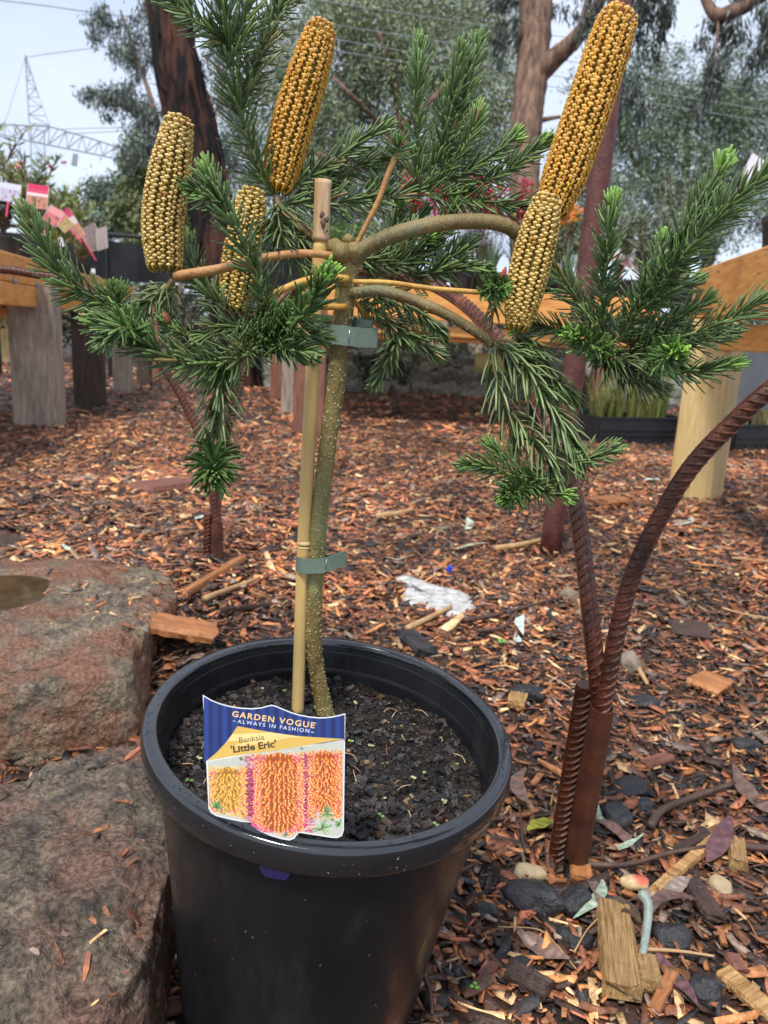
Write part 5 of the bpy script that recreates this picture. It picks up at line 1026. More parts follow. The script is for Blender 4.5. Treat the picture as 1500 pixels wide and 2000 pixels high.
# trays on the ground below the benches
def tray(x0, x1, y, hpx, label, seed, cols, ph):
    G0, G1 = ground(x0, y), ground(x1, y); u = nrm((G1 - G0) * np.array([1, 1, 0])); v = np.array([-u[1], u[0], 0]); L_ = np.linalg.norm(G1 - G0); h = hpx * mpp(G0); w = .34; c = (G0 + G1) / 2 + v * w / 2
    root = empty('seedling_tray', c, label, 'tray', 'black trays of seedlings under the benches'); mb = MB()
    for sgn, ax, hl in ((-1, v, w), (1, v, w)): box(mb, c + v * sgn * w / 2 + [0, 0, h / 2], u * L_ / 2, [0, 0, h / 2], v * .006)
    for sgn in (-1, 1): box(mb, c + u * sgn * L_ / 2 + [0, 0, h / 2], v * w / 2, [0, 0, h / 2], u * .006)
    mb.obj('side_wall', m_blackpot, root); mb = MB()
    for zz in (.35, .55, .97): box(mb, c - v * (w / 2 + .008) + [0, 0, h * zz], u * L_ / 2 * 1.01, [0, 0, .006], v * .006)
    for k in range(9): box(mb, c - v * (w / 2 + .007) + u * L_ * (k / 8 - .5) + [0, 0, h * .2], u * .006, [0, 0, h * .19], v * .004)
    mb.obj('moulded_rib', m_blackpot, root); mb = MB(); box(mb, c + [0, 0, h * .72], u * L_ / 2 * .97, v * w / 2 * .95, [0, 0, .01], col=(.02, .014, .01)); mb.obj('soil', m_chip, root)
    rr = random.Random(seed); mb = MB()
    for k in range(26): blades(mb, c + u * rr.uniform(-.46, .46) * L_ + v * rr.uniform(-.4, .4) * w + [0, 0, h * .75], 26, ph * rr.uniform(.6, 1.1), .12, .003, cols, .5, rr, 4)
    o = mb.obj('seedlings', m_leaf, root)
    return root
tray(1166, 1336, 868, 54, 'black tray of yellow green seedlings left of the pale pine post', 5, [(.12, .17, .03), (.2, .22, .05), (.08, .12, .03), (.28, .22, .08)], .44)
tray(1432, 1600, 884, 56, 'black tray at the right edge behind the leaning rebar', 6, [(.35, .27, .14), (.45, .36, .2), (.2, .2, .08)], .5)
tray(1090, 1160, 838, 40, 'shadowed black tray beside the foot of the maroon pole', 8, [(.25, .2, .11), (.2, .18, .09)], .5)
mb = MB(); q = [at_depth(1436, 672, 4.6), at_depth(1640, 690, 4.4), at_depth(1640, 800, 4.4), at_depth(1436, 800, 4.6)]; nq = np.array([0, .02, 0]); mb.add([*q, *[p + nq for p in q]], [(0, 1, 2, 3), (7, 6, 5, 4), (0, 4, 5, 1), (1, 5, 6, 2), (2, 6, 7, 3), (3, 7, 4, 0)])
tag(mb.obj('screen_panel', mat('blue_grey_screen', (.05, .055, .065), (.075, .08, .095), rough=.6), None), 'blue grey screen panel under the right bench', 'screen')
mb = MB(); q = [at_depth(928, 690, 7.6), at_depth(990, 692, 7.6), at_depth(990, 728, 7.6), at_depth(928, 726, 7.6)]; mb.add([*q, *[p + nq for p in q]], [(0, 1, 2, 3), (7, 6, 5, 4), (0, 4, 5, 1), (1, 5, 6, 2), (2, 6, 7, 3), (3, 7, 4, 0)], 0, (.42, .36, .13))
tag(mb.obj('yellow_notice', m_paint, None), 'faded yellow notice board far under the centre bench', 'notice')
# stone wall behind the centre bench
sw = empty('stone_wall', at_z(880, 760, 0), 'low mottled grey stone wall behind the centre bench legs', 'wall'); V2, F2 = ICO2; rr = random.Random(9)
m_wallstone = mat('wall_stone', (.09, .09, .07), (.34, .33, .28), scale=7, detail=9, rough=.8, bump=.6, bscale=20)
d_ = 8.9; row = 0; STONES = []
for k in range(5):
    V, F = V2, F2; Vn = np.array([np.sign(v) * np.abs(v) ** .6 * (1 + .40 * mnoise.noise(Vector(v * 1.7 + np.array([k * 5., 0, 0])))) for v in V]); me = bpy.data.meshes.new('stone'); me.from_pydata([tuple(p) for p in Vn], [], F); me.materials.append(m_wallstone); STONES.append(me)
for zr in range(3):
    x = -1.6 + .12 * (zr % 2)
    while x < 4.6:
        w = rr.uniform(.22, .42); o = bpy.data.objects.new('stone', rr.choice(STONES)); COL.objects.link(o); o.parent = sw; o.scale = (w * .66, .16, .115); o.rotation_euler = (rr.uniform(-.2, .2), rr.uniform(-.2, .2), rr.uniform(-.25, .25))
        o.location = Vector((x + w / 2, d_ + rr.uniform(-.03, .03) + zr * .03, .06 + zr * .155)) - sw.location; x += w
for k, (x, y) in enumerate([(715, 762), (790, 766), (880, 768), (965, 774), (1040, 778)]):
    P = ground(x, y + 4); P[2] -= .02; shrub_on_stems('wall_shrub', P, rr.uniform(.5, .7), .34, 13, [(.20, .22, .16), (.13, .16, .10), (.28, .28, .22), (.08, .11, .05)], 'wispy grey shrub before the stone wall, ' + ['behind the trunk', 'left of the grey bench leg', 'beside the grey bench leg', 'under the yellow notice', 'left of the pole'][k], 'shrub', 80 + k, .07, .010, 60, None, 'wispy shrubs before the stone wall')
# shade cloth fence
f0, f1 = at_depth(150, 452, 8.2), at_depth(640, 474, 9.2); f0[2] = f1[2] = max(f0[2], 1.52); ff = empty('shade_cloth_fence', ((f0 + f1) / 2)[0:2].tolist() + [0], 'black shade cloth fence behind the left bench under a thin rail', 'fence')
mb = MB(); tube(mb, [f0 - (f1 - f0) * .3, f0, f1], .022, 10); mb.obj('top_rail', m_steel if False else m_blackpot, ff)
mb = MB(); n = 40; V = []
for i in range(n + 1):
    p = (f0 - (f1 - f0) * .3) * (1 - i / n) + f1 * (i / n); w = .03 * math.sin(i * 1.1)
    V += [p + [0, w * .3, -.07], p + [0, w, -.26], p + [0, w * .8, -.47 + .02 * math.sin(i * .7)]]
mb.add(V, [(i * 3 + j, i * 3 + 3 + j, i * 3 + 4 + j, i * 3 + 1 + j) for i in range(n) for j in (0, 1)]); mb.obj('cloth', m_shade, ff)
for s in (-.3, .1, .55, 1.): mb = MB(); p = f0 + (f1 - f0) * s; tube(mb, [[p[0], p[1] + .03, -.05], [p[0], p[1] + .03, p[2]]], .025, 8); mb.obj('fence_post', m_blackpot, ff)
# ------------------------------------------------------------------ trees
def blob(x, y, d, rx, ry, n, rz=None):
    if d > 13: n = int(n * 4.0)
    u = d / FPX; return (at_depth(x, y, d), np.array([rx * u, (rz or (rx + ry) / 2) * u * .8, ry * u]), n)
def limb(mb, L_, r0, r1, seg=10, n=None, wob=.06):
    P = spline([at_depth(*q) for q in L_], n or 8 * len(L_)); d = L_[0][2]; R = np.linspace(r0, r1, len(P)) * d / FPX
    R = R * np.array([1 + wob * 2 * mnoise.noise((i * .5, d, 0)) for i in range(len(P))]); tube(mb, P, R, seg)
def tree(name, label, blobs, limbs, cols, L_, wd, seed, mbark=None, droop=.35, per=60, cat='tree', group='trees behind the nursery', fill=.5):
    foot = limbs[0][0][0] if limbs else None; base = at_depth(*foot); root = empty(name, [base[0], base[1], 0], label, cat, group); mb = MB()
    for q, r0, r1 in limbs: limb(mb, q, r0, r1)
    mb.obj('trunk', mbark or m_treebark, root, smooth=True)
    if blobs: link('crown', cloud_mesh('crown', blobs, L_, wd, cols, seed, droop, per, None, fill), root)
    return root
OL = [(.20, .25, .115), (.15, .19, .095), (.26, .30, .15), (.09, .12, .065), (.33, .36, .19)]
BG = [(.16, .225, .15), (.12, .17, .115), (.22, .285, .19), (.08, .12, .08)]
YO = [(.17, .20, .07), (.12, .15, .055), (.22, .24, .10)]
D1 = 21
tree('gum_tree', 'broad olive grey gum tree filling the sky behind the centre', [blob(*q) for q in [
    (560, 130, D1, 85, 95, 1500), (600, 260, D1, 110, 95, 2100), (690, 60, D1, 125, 95, 2300), (700, 200, D1 + 2, 130, 100, 2300), (800, 120, D1, 130, 110, 2500), (850, 30, D1 + 2, 150, 90, 2500), (900, 190, D1, 110, 110, 2000),
    (960, 90, D1 + 1, 90, 120, 1800), (640, 370, D1, 100, 80, 1500), (760, 330, D1 + 2, 120, 90, 1900), (880, 310, D1, 100, 90, 1500), (470, 220, D1, 60, 110, 800), (975, 260, D1 + 1, 60, 100, 900), (520, 350, D1, 80, 70, 900), (700, -80, D1, 220, 80, 1800), (900, 420, D1, 120, 60, 900), (700, 440, D1, 140, 50, 900)]],
     [([(790, 700, D1), (800, 480, D1), (790, 300, D1), (770, 160, D1), (750, 40, D1)], 13, 5), ([(790, 300, D1), (740, 240, D1), (690, 190, D1 - 1), (650, 150, D1 - 1)], 6, 3), ([(785, 250, D1), (840, 200, D1 - 1), (900, 130, D1 - 1)], 9, 4), ([(780, 200, D1), (745, 80, D1 - 1), (735, 60, D1 - 1)], 7, 3), ([(800, 300, D1), (700, 330, D1 - 1), (620, 300, D1 - 1)], 9, 4)], OL, .125, .021, 1)
D2 = 27
tree('gum_tree', 'blue grey gum tree mass behind the maroon pole at right', [blob(*q) for q in [
    (1140, 330, D2, 80, 90, 1100), (1230, 270, D2, 110, 100, 1700), (1340, 210, D2, 130, 80, 1800), (1440, 190, D2, 110, 90, 1700), (1340, 330, D2, 120, 90, 1900), (1460, 310, D2, 110, 100, 1900), (1240, 410, D2, 110, 80, 1400), (1400, 420, D2, 140, 80, 1800), (1180, 190, D2, 80, 90, 800), (1560, 250, D2, 120, 140, 1200), (1130, 450, D2, 90, 60, 800), (1290, 130, D2, 60, 60, 500)]],
     [([(1330, 700, D2), (1335, 500, D2), (1340, 340, D2), (1345, 220, D2)], 14, 5), ([(1335, 430, D2), (1250, 330, D2), (1220, 270, D2)], 7, 3), ([(1338, 400, D2), (1420, 300, D2), (1450, 220, D2)], 7, 3)], BG + OL[:2], .15, .025, 2)
D3 = 12
tree('gum_tree', 'near gum tree with forked brown trunk right of centre', [blob(*q) for q in [(985, 60, D3, 30, 90, 380), (1000, -30, D3, 60, 40, 400), (1180, 40, D3 - 1, 60, 110, 650), (1250, 60, D3 - 1, 55, 120, 850), (1230, 170, D3 - 1, 40, 80, 420), (1290, 40, D3 - 1, 40, 70, 350), (1140, -20, D3, 120, 40, 700)]],
     [([(1032, 700, D3), (1026, 480, D3), (1024, 330, D3), (1028, 240, D3), (1038, 150, D3), (1044, 60, D3), (1050, -60, D3)], 30, 33), ([(1046, 150, D3), (1085, 112, D3 - .2), (1120, 80, D3 - .4), (1158, 30, D3 - .6), (1190, -40, D3 - .8)], 22, 9), ([(1130, 62, D3 - .4), (1142, 20, D3 - .4), (1160, -40, D3 - .4)], 5, 3), ([(1040, 240, D3), (1070, 232, D3), (1095, 228, D3)], 6, 3)], [(.06, .075, .06), (.09, .11, .085), (.045, .055, .045)], .15, .016, 3, droop=1.1)
D4 = 10
tree('gum_tree', 'overhanging gum branch with drooping leaves in the top right corner', [blob(*q) for q in [(1450, 30, D4, 70, 60, 600), (1500, 80, D4, 60, 70, 600), (1395, 130, D4, 28, 80, 480), (1400, 60, D4, 40, 50, 260), (1380, 190, D4, 22, 50, 160), (1560, 20, D4, 70, 90, 400)]],
     [([(1660, 760, D4 + .3), (1655, 400, D4 + .3), (1640, 100, D4 + .2), (1600, -60, D4), (1500, -20, D4), (1440, 18, D4), (1398, 28, D4), (1375, -10, D4), (1360, -60, D4)], 26, 7), ([(1400, 28, D4), (1402, 60, D4), (1395, 120, D4)], 4, 2)], [(.06, .075, .06), (.09, .105, .085), (.04, .05, .04)], .13, .013, 4, droop=1.3)
D5 = 15
tree('gum_tree', 'sparse gum sapling left of the burnt trunk against the sky', [blob(*q) for q in [(215, 40, D5, 45, 60, 230), (255, 110, D5, 55, 55, 300), (230, 190, D5, 60, 55, 330), (190, 195, D5, 40, 40, 150), (290, 230, D5, 50, 60, 260), (300, 60, D5, 50, 80, 260), (270, 300, D5, 40, 40, 150), (430, 130, D5, 40, 110, 260), (440, 280, D5, 50, 90, 300), (470, 60, D5, 60, 70, 250)]],
     [([(330, 700, D5), (335, 450, D5), (310, 250, D5), (270, 120, D5), (235, 20, D5)], 8, 2), ([(310, 250, D5), (250, 210, D5), (195, 195, D5)], 4, 1.5), ([(320, 330, D5), (420, 220, D5), (440, 100, D5)], 4, 1.5)], [(.10, .125, .10), (.075, .09, .075), (.14, .16, .13)], .12, .014, 5, droop=.9)
for i, (x, y, d, rx, ry, n, c, lb) in enumerate([(290, 350, 17, 55, 85, 1500, YO, 'yellow green wattle behind the first flower spike'), (350, 430, 16, 80, 60, 1300, YO, 'low yellow green wattle above the shade cloth fence'), (215, 400, 20, 60, 60, 1200, BG, 'blue grey round tree above the grey tags'), (160, 440, 18, 50, 40, 700, BG, 'smaller blue grey tree behind the pink tags'), (110, 520, 16, 120, 60, 1200, OL, 'olive shrubby tree behind the left bench pots'), (570, 480, 18, 120, 70, 1600, BG, 'grey green tree low behind the third flower spike'), (1080, 420, 20, 60, 60, 900, YO, 'low yellow green tree behind the short flower spike')]):
    tree('background_tree', lb, [blob(x, y, d, rx, ry, n), blob(x + rx * .6, y + ry * .7, d, rx * .7, ry * .6, n // 2), blob(x - rx * .6, y + ry * .8, d, rx * .7, ry * .6, n // 2)], [([(x, 690, d), (x + 3, y + ry, d), (x, y - ry * .3, d)], 5, 2)], c, .12, .022, 60 + i, per=50)
# burnt stringybark trunk
D6 = 8.6; bt = empty('burnt_tree_trunk', at_depth(452, 720, D6) * np.array([1, 1, 0]), 'leaning dark burnt gum trunk with shredded red bark at upper left', 'tree', 'trees behind the nursery')
TP = [(470, 760, D6, 38), (458, 640, D6, 38), (436, 520, D6, 39), (418, 430, D6, 40), (400, 350, D6, 42), (378, 260, D6, 44), (357, 180, D6, 45), (342, 100, D6, 46), (332, 20, D6, 42), (322, -60, D6, 40)]
P = spline([at_depth(x, y, d) for x, y, d, _ in TP], 90); R = np.interp(np.linspace(0, len(TP) - 1, 90), range(len(TP)), [q[3] for q in TP]) * D6 / FPX
T, A, B = frames(P); V = []; sg = 64
for i in range(90):
    for k in range(sg):
        a = 2 * math.pi * k / sg; n_ = math.cos(a) * A[i] + math.sin(a) * B[i]; f = mnoise.noise((math.cos(a) * 3.2, math.sin(a) * 3.2, i * .05)) * .26 + mnoise.noise((math.cos(a) * 9, math.sin(a) * 9, i * .10)) * .16
        V.append(P[i] + n_ * R[i] * (1 + f))
mb = MB(); mb.add(V, [(i * sg + k, i * sg + (k + 1) % sg, (i + 1) * sg + (k + 1) % sg, (i + 1) * sg + k) for i in range(89) for k in range(sg)]); mb.obj('trunk', m_burnt, bt, smooth=True)
rr = random.Random(5)
for k in range(46):                                              # hanging strips of bark
    i = rr.randrange(8, 86); a = rr.uniform(0, 6.28); n_ = math.cos(a) * A[i] + math.sin(a) * B[i]; s = rr.uniform(.08, .4); p = P[i] + n_ * R[i] * .98; w = rr.uniform(.01, .03); sd_ = np.cross(n_, T[i])
    out_ = rr.uniform(.03, .16) * (2.0 if k < 12 else 1); up_ = rr.choice((-1, 1)); Q = [p, p + n_ * out_ * .35 + T[i] * up_ * s * .5, p + n_ * out_ + T[i] * up_ * s]; mb = MB(); V = []
    for q, ww in zip(spline(Q, 5), (1, 1, .9, .6, .25)): V += [q - sd_ * w * ww, q + sd_ * w * ww, q + sd_ * w * ww - n_ * .008, q - sd_ * w * ww - n_ * .008]
    mb.add(V, [(j * 4 + m_, j * 4 + (m_ + 1) % 4, (j + 1) * 4 + (m_ + 1) % 4, (j + 1) * 4 + m_) for j in range(4) for m_ in range(4)] + [(16, 17, 18, 19)]); mb.obj('bark_strip', m_burnt, bt)
# shrubs closing the view at ground level
HB = [(.05, .065, .04), (.075, .09, .055), (.10, .10, .06), (.035, .045, .03)]
NM = ['at the far left behind the bench legs', 'behind the left bench third post', 'between the left bench and the burnt trunk', 'at the foot of the burnt trunk', 'behind the second flower spike shoots', 'behind the centre bench left corner', 'left of the yellow notice', 'behind the yellow notice', 'behind the pole foot', 'behind the seedling tray', 'behind the pale pine post', 'at the far right behind the screen panel']
for i, x in enumerate([-60, 90, 220, 350, 480, 610, 760, 900, 1050, 1200, 1350, 1500]):
    d = 10.5 + (i * 37 % 5) * .6; g = at_depth(x, 640 + i * 8, d); P = np.array([g[0], g[1], 0]); root = empty('background_shrub', P, 'low dark shrub ' + NM[i], 'shrub', 'shrubs along the back of the nursery'); mb = MB()
    for k in range(6): a = rr.uniform(0, 6.28); tube(mb, [P, P + [math.cos(a) * .3, math.sin(a) * .3, .5], P + [math.cos(a) * .5, math.sin(a) * .4, .9]], [.03, .02, .008], 6)
    mb.obj('stems', m_treebark, root); link('foliage', cloud_mesh('foliage', [(P + [rr.uniform(-.5, .5), rr.uniform(-.3, .3), rr.uniform(.35, .85)], np.array([.7, .5, .45]), 700) for _ in range(4)], .09, .018, HB if i % 3 else HB + [(.12, .14, .05)], 100 + i, .2, 20), root)
hm = cloud_mesh('distant_bush', [(np.array([x, 30 + 3 * math.sin(x), 1.2]), np.array([3.2, 2, 1.6 + .5 * math.sin(x * 2.3)]), 1500) for x in np.linspace(-26, 26, 18)], .35, .07, HB + BG, 77, .2, 20)
tag(link('distant_bush', hm), 'far dark bush along the horizon', None, None, 'stuff')
# ------------------------------------------------------------------ pylon and wires
DP = 62; py = empty('power_pylon', at_depth(77, 640, DP) * np.array([1, 1, 0]), 'steel lattice power pylon with long crossarm in the grey sky at left', 'pylon')
def lattice(L0, L1, n, r, root, name, dd=1.2):
    """two chords given as photo points, braced, with depth dd between front and back"""
    mb = MB(); f = lambda L_, t, k: at_depth(*[np.interp(t, np.linspace(0, 1, len(L_)), [q[i] for q in L_]) for i in (0, 1)], DP + k)
    for k in (0, dd):
        a = [f(L0, i / n, k) for i in range(n + 1)]; b = [f(L1, i / n, k) for i in range(n + 1)]
        for i in range(n):
            tube(mb, [a[i], a[i + 1]], r, 4); tube(mb, [b[i], b[i + 1]], r, 4); tube(mb, [a[i], b[i + 1]] if i % 2 else [b[i], a[i + 1]], r * .7, 4); tube(mb, [a[i], b[i]], r * .6, 4)
    for i in range(n + 1): tube(mb, [f(L0, i / n, 0), f(L0, i / n, dd)], r * .6, 4); tube(mb, [f(L1, i / n, 0), f(L1, i / n, dd)], r * .6, 4)
    mb.obj(name, m_steel, root)
lattice([(57, 240), (54, 190), (51, 140), (49, 108)], [(97, 245), (76, 190), (60, 140), (50, 108)], 9, .05, py, 'spire')
lattice([(-60, 242), (0, 243), (97, 247), (170, 268), (245, 292)], [(-60, 258), (0, 262), (75, 279), (160, 296), (232, 311)], 18, .06, py, 'crossarm')
lattice([(60, 250), (62, 420), (58, 700)], [(86, 256), (92, 420), (98, 700)], 14, .05, py, 'mast')
mb = MB(); rr = random.Random(2)
for x, y in [(145, 300), (150, 302)]: tube(mb, [at_depth(x, y, DP), at_depth(x - 3, y + 22, DP)], .12, 6)
mb.obj('insulator', m_steel, py)
def wire(L_, r, label): mb = MB(); tube(mb, spline([at_depth(*q) for q in L_], 16), r, 5); tag(mb.obj('power_line', m_wire), label, 'power line', 'overhead power lines')
wire([(50, 112, 62), (110, 103, 58), (190, 93, 54), (300, 80, 50)], .03, 'thin wire from the pylon tip to the right'); wire([(49, 112, 62), (30, 175, 58), (8, 245, 55), (-20, 330, 52)], .03, 'thin stay wire from the pylon tip down to the left')
wire([(-40, -4, 40), (80, 10, 40), (190, 25, 40), (420, 50, 40)], .03, 'wire crossing the upper left sky corner'); wire([(120, 252, 60), (200, 250, 55), (330, 246, 50)], .03, 'upper one of two wires right of the crossarm'); wire([(120, 262, 60), (200, 258, 55), (330, 252, 50)], .03, 'lower one of two wires right of the crossarm')
for i, (a, b, lb) in enumerate([((440, -28), (1560, 140), 'topmost wire across the olive grey gum tree'), ((440, 14), (1560, 188), 'second wire from the top across the gum tree'), ((440, 40), (1560, 226), 'third wire from the top across the gum tree'), ((440, 62), (1560, 248), 'lowest wire across the gum tree')]):
    wire([(a[0], a[1], 15), (800, a[1] + (b[1] - a[1]) * .33, 14.5), (1150, a[1] + (b[1] - a[1]) * .64, 14.3), (b[0], b[1], 14.2)], .006, lb)
# ------------------------------------------------------------------ litter lying on the mulch: stones, leaves, sticks, chunks
LIFT = .012
def gpt(x, y, lift=LIFT): P = ground(x, y); P[2] += lift; return P
def facet(v, seed):
    r_ = random.Random(seed); v = np.array(v)
    for _ in range(13):
        n_ = nrm([r_.gauss(0, 1), r_.gauss(0, 1), r_.gauss(0, 1)]); d_ = r_.uniform(.60, .86); k_ = v @ n_
        if k_ > d_: v = v - n_ * (k_ - d_) * .93
    return v * 1.15
def stone(x, y, w, h, m, label, seed, name='stone'):
    P = gpt(x, y + h * .25, 0); u = mpp(P); V, F = ICO3; a, b, c = w * u / 2, (w + h) / 2 * u / 2 * .95, h * u / 2 * .8; s = np.array([seed * 7.1, seed * 3.3, 0]); out_ = []
    for v in V:
        k = 1 + .16 * mnoise.noise(Vector(v * 1.1 + s)) + .07 * mnoise.noise(Vector(v * 3.3 + s)) + .035 * mnoise.noise(Vector(v * 9 + s)); q = facet(v, seed)
        out_.append(P + q * k * np.array([a, b, c]) + [0, 0, c * .55])
    tag(link(name, np_mesh(name, out_, np.array(F), m, smooth=True)), label, 'stone', 'loose stones near the rebar')
for i, q in enumerate([(1038, 1704, 64, 40, m_stone_pale, 'cream stone at the foot of the rebar peg'), (1404, 1732, 44, 56, m_stone_pale, 'rough round beige stone near the right frame edge'), (1046, 1750, 112, 74, m_stone_dark, 'large angular charcoal stone below the cream stone'), (1122, 1760, 58, 84, m_stone_dark, 'dark upright stone right of the large charcoal stone'),
    (1208, 1594, 62, 72, m_stone_dark, 'pitted black stone right of the rusty sleeve'), (1234, 1538, 76, 52, m_stone_dark, 'black stone behind the pitted black stone'), (1258, 1574, 44, 40, m_stone_dark, 'small black stone right of the pitted one'), (1122, 1830, 72, 46, m_stone_dark, 'black stone left of the big splintered block'),
    (1016, 1888, 62, 44, m_stone_dark, 'wet dark stone under the fallen brown leaf'), (1310, 1826, 74, 62, m_stone_dark, 'black stone right of the splintered block top'), (1372, 1930, 72, 76, m_stone_dark, 'glossy black stone beside the purple leaf'), (944, 1778, 42, 40, m_stone_dark, 'small round dark stone nearest the pot'), (984, 1756, 34, 30, m_stone_dark, 'little dark stone left of the charcoal stone'),
    (1112, 1162, 36, 44, mat('tan_rock', (.16, .11, .07), (.28, .21, .14), scale=20, bump=.6), 'lumpy tan stone behind the left rebar'), (1232, 1295, 44, 60, mat('grey_rock', (.17, .13, .10), (.32, .26, .2), scale=20, bump=.6), 'mottled grey stone behind the leaning rebar'), (128, 1118, 32, 18, m_stone_dark, 'black pebble lying on the flat boulder'), (250, 1296, 22, 20, m_stone_dark, 'dark pebble between boulder and pot'),
    (1452, 1455, 60, 40, m_stone_dark, 'dark stone at the right edge of the mulch'), (1030, 1352, 60, 44, m_stone_dark, 'grey black stone left of the rebar peg top'), (918, 1925, 40, 34, m_stone_dark, 'dark stone at the bottom by the pot side'), (1255, 1370, 56, 36, m_stone_dark, 'grey stone right of the sleeve top')]): stone(*q, i + 1)
def leaf(L_, w, col, label, fold=.10, curl=.008, lift=.016):
    P = spline([gpt(x, y, lift) for x, y in L_], 14); u = mpp(P[6]); T = np.gradient(P, axis=0); V, C = [], []; n = 14; s0 = hash(label) % 7 if False else len(label)
    for i in range(n):
        f = i / (n - 1); ww = w * u * .46 * (math.sin(math.pi * min(1, .04 + f * .96)) ** 1.1) + .0004; sd_ = nrm(np.cross(T[i], [0, 0, 1])); hgt = curl * math.sin(f * 3 + s0); wv_ = ww * .14 * math.sin(f * 17 + s0); wl = ww * (1 + .12 * mnoise.noise((i * .8, s0, 5))); p = P[i] + [0, 0, hgt + .004]
        V += [p - sd_ * wl + [0, 0, ww * fold + wv_], p, p + sd_ * ww + [0, 0, ww * fold * .8 - wv_ * .7], p - [0, 0, .0008]]; k = np.array(col) * (1 + .25 * mnoise.noise((i * .6, s0, 0))); C += [k * 1.15, k * .8 if i % 2 else k * 1.5, k, k * .7]
    mb = MB(); mb.add(V, [(i * 4 + a, i * 4 + b, i * 4 + 4 + b, i * 4 + 4 + a) for i in range(n - 1) for a, b in ((0, 1), (1, 2), (2, 3), (3, 0))], 0, C); tag(mb.obj('fallen_leaf', m_debrisleaf, None), label, 'leaf', 'fallen leaves on the mulch')
BR, PU, GN, PG, GY = (.17, .10, .075), (.11, .05, .055), (.16, .21, .04), (.27, .33, .24), (.24, .18, .15)
for q in [([(1026, 1512), (1008, 1540), (1014, 1580), (1032, 1606)], 30, BR, 'curled pinkish brown leaf between pot rim and rebar peg'), ([(1026, 1656), (1044, 1644), (1066, 1626), (1078, 1615)], 30, (.24, .24, .02), 'yellow green leaf left of the rebar peg'), ([(1150, 1630), (1190, 1636), (1220, 1652), (1238, 1680)], 30, (.14, .075, .06), 'long brown leaf right of the sleeve foot'),
    ([(1164, 1592), (1166, 1608), (1178, 1622), (1188, 1628)], 16, PG, 'pale blue green curled leaf right of the sleeve'), ([(1182, 1680), (1215, 1668), (1256, 1652)], 14, PG, 'thin pale green leaf below the brown leaf'), ([(1008, 1842), (1040, 1858), (1078, 1886), (1110, 1908)], 52, (.20, .13, .10), 'broad pale brown leaf on soil below the charcoal stone'),
    ([(1172, 1752), (1170, 1780), (1148, 1800), (1116, 1816)], 24, PG, 'fresh pale green leaf beside the dark upright stone'), ([(1146, 1730), (1160, 1765), (1166, 1810)], 26, (.15, .10, .09), 'narrow brown leaf leaning on the green leaf'), ([(1274, 1874), (1300, 1910), (1334, 1950), (1360, 2000)], 34, PU, 'long purple leaf at the bottom right of the splintered block'),
    ([(1262, 1820), (1282, 1790), (1320, 1786), (1356, 1784)], 26, (.10, .055, .045), 'arched dark brown leaf above the black stone'), ([(1420, 1625), (1408, 1660), (1390, 1690), (1376, 1702)], 40, PU, 'purple brown leaf above the round beige stone'), ([(1214, 1734), (1250, 1752), (1290, 1780)], 30, (.24, .17, .12), 'pale mottled leaf left of the round beige stone'),
    ([(1340, 1750), (1312, 1766), (1292, 1780)], 34, GY, 'grey brown leaf left of the beige stone'), ([(1428, 1520), (1450, 1560), (1490, 1590), (1530, 1610)], 42, (.13, .08, .06), 'large brown leaf at the right frame edge'), ([(1150, 1792), (1180, 1802), (1220, 1812), (1248, 1840)], 46, (.07, .045, .03), 'dark curled bark like leaf over the splintered block top'),
    ([(1022, 1210), (1012, 1235), (1020, 1262)], 20, (.5, .58, .52), 'white green leaf standing in mulch right of the concrete patch'), ([(1006, 1250), (1012, 1262), (1024, 1268)], 16, (.4, .5, .44), 'small pale leaf under the white green one'), ([(912, 1020), (918, 1032), (908, 1044)], 18, (.42, .5, .42), 'pale green leaf scrap behind the concrete patch'), ([(886, 1080), (916, 1078), (948, 1076)], 10, (.34, .36, .24), 'thin pale leaf left of the maroon pole foot'),
    ([(120, 1082), (136, 1092), (150, 1086)], 12, (.45, .5, .4), 'pale leaf on the far edge of the flat boulder'), ([(1310, 1032), (1345, 1028), (1350, 1022)], 14, (.4, .42, .38), 'pale leaf right of the leaning rebar'), ([(1255, 948), (1275, 940), (1292, 944)], 14, (.5, .54, .5), 'white leaf near the pine post foot'), ([(0, 1152), (24, 1150), (48, 1154)], 9, (.3, .33, .28), 'pale leaf floating in the puddle'), ([(380, 1030), (392, 1018), (404, 1012)], 14, (.5, .54, .5), 'pale leaf beside the far rebar peg'),
    ([(20, 1880), (36, 1868), (52, 1856)], 0.1, (.4, .4, .05), 'thin yellow leaf stalk at lower left')][:-1]: leaf(*q)
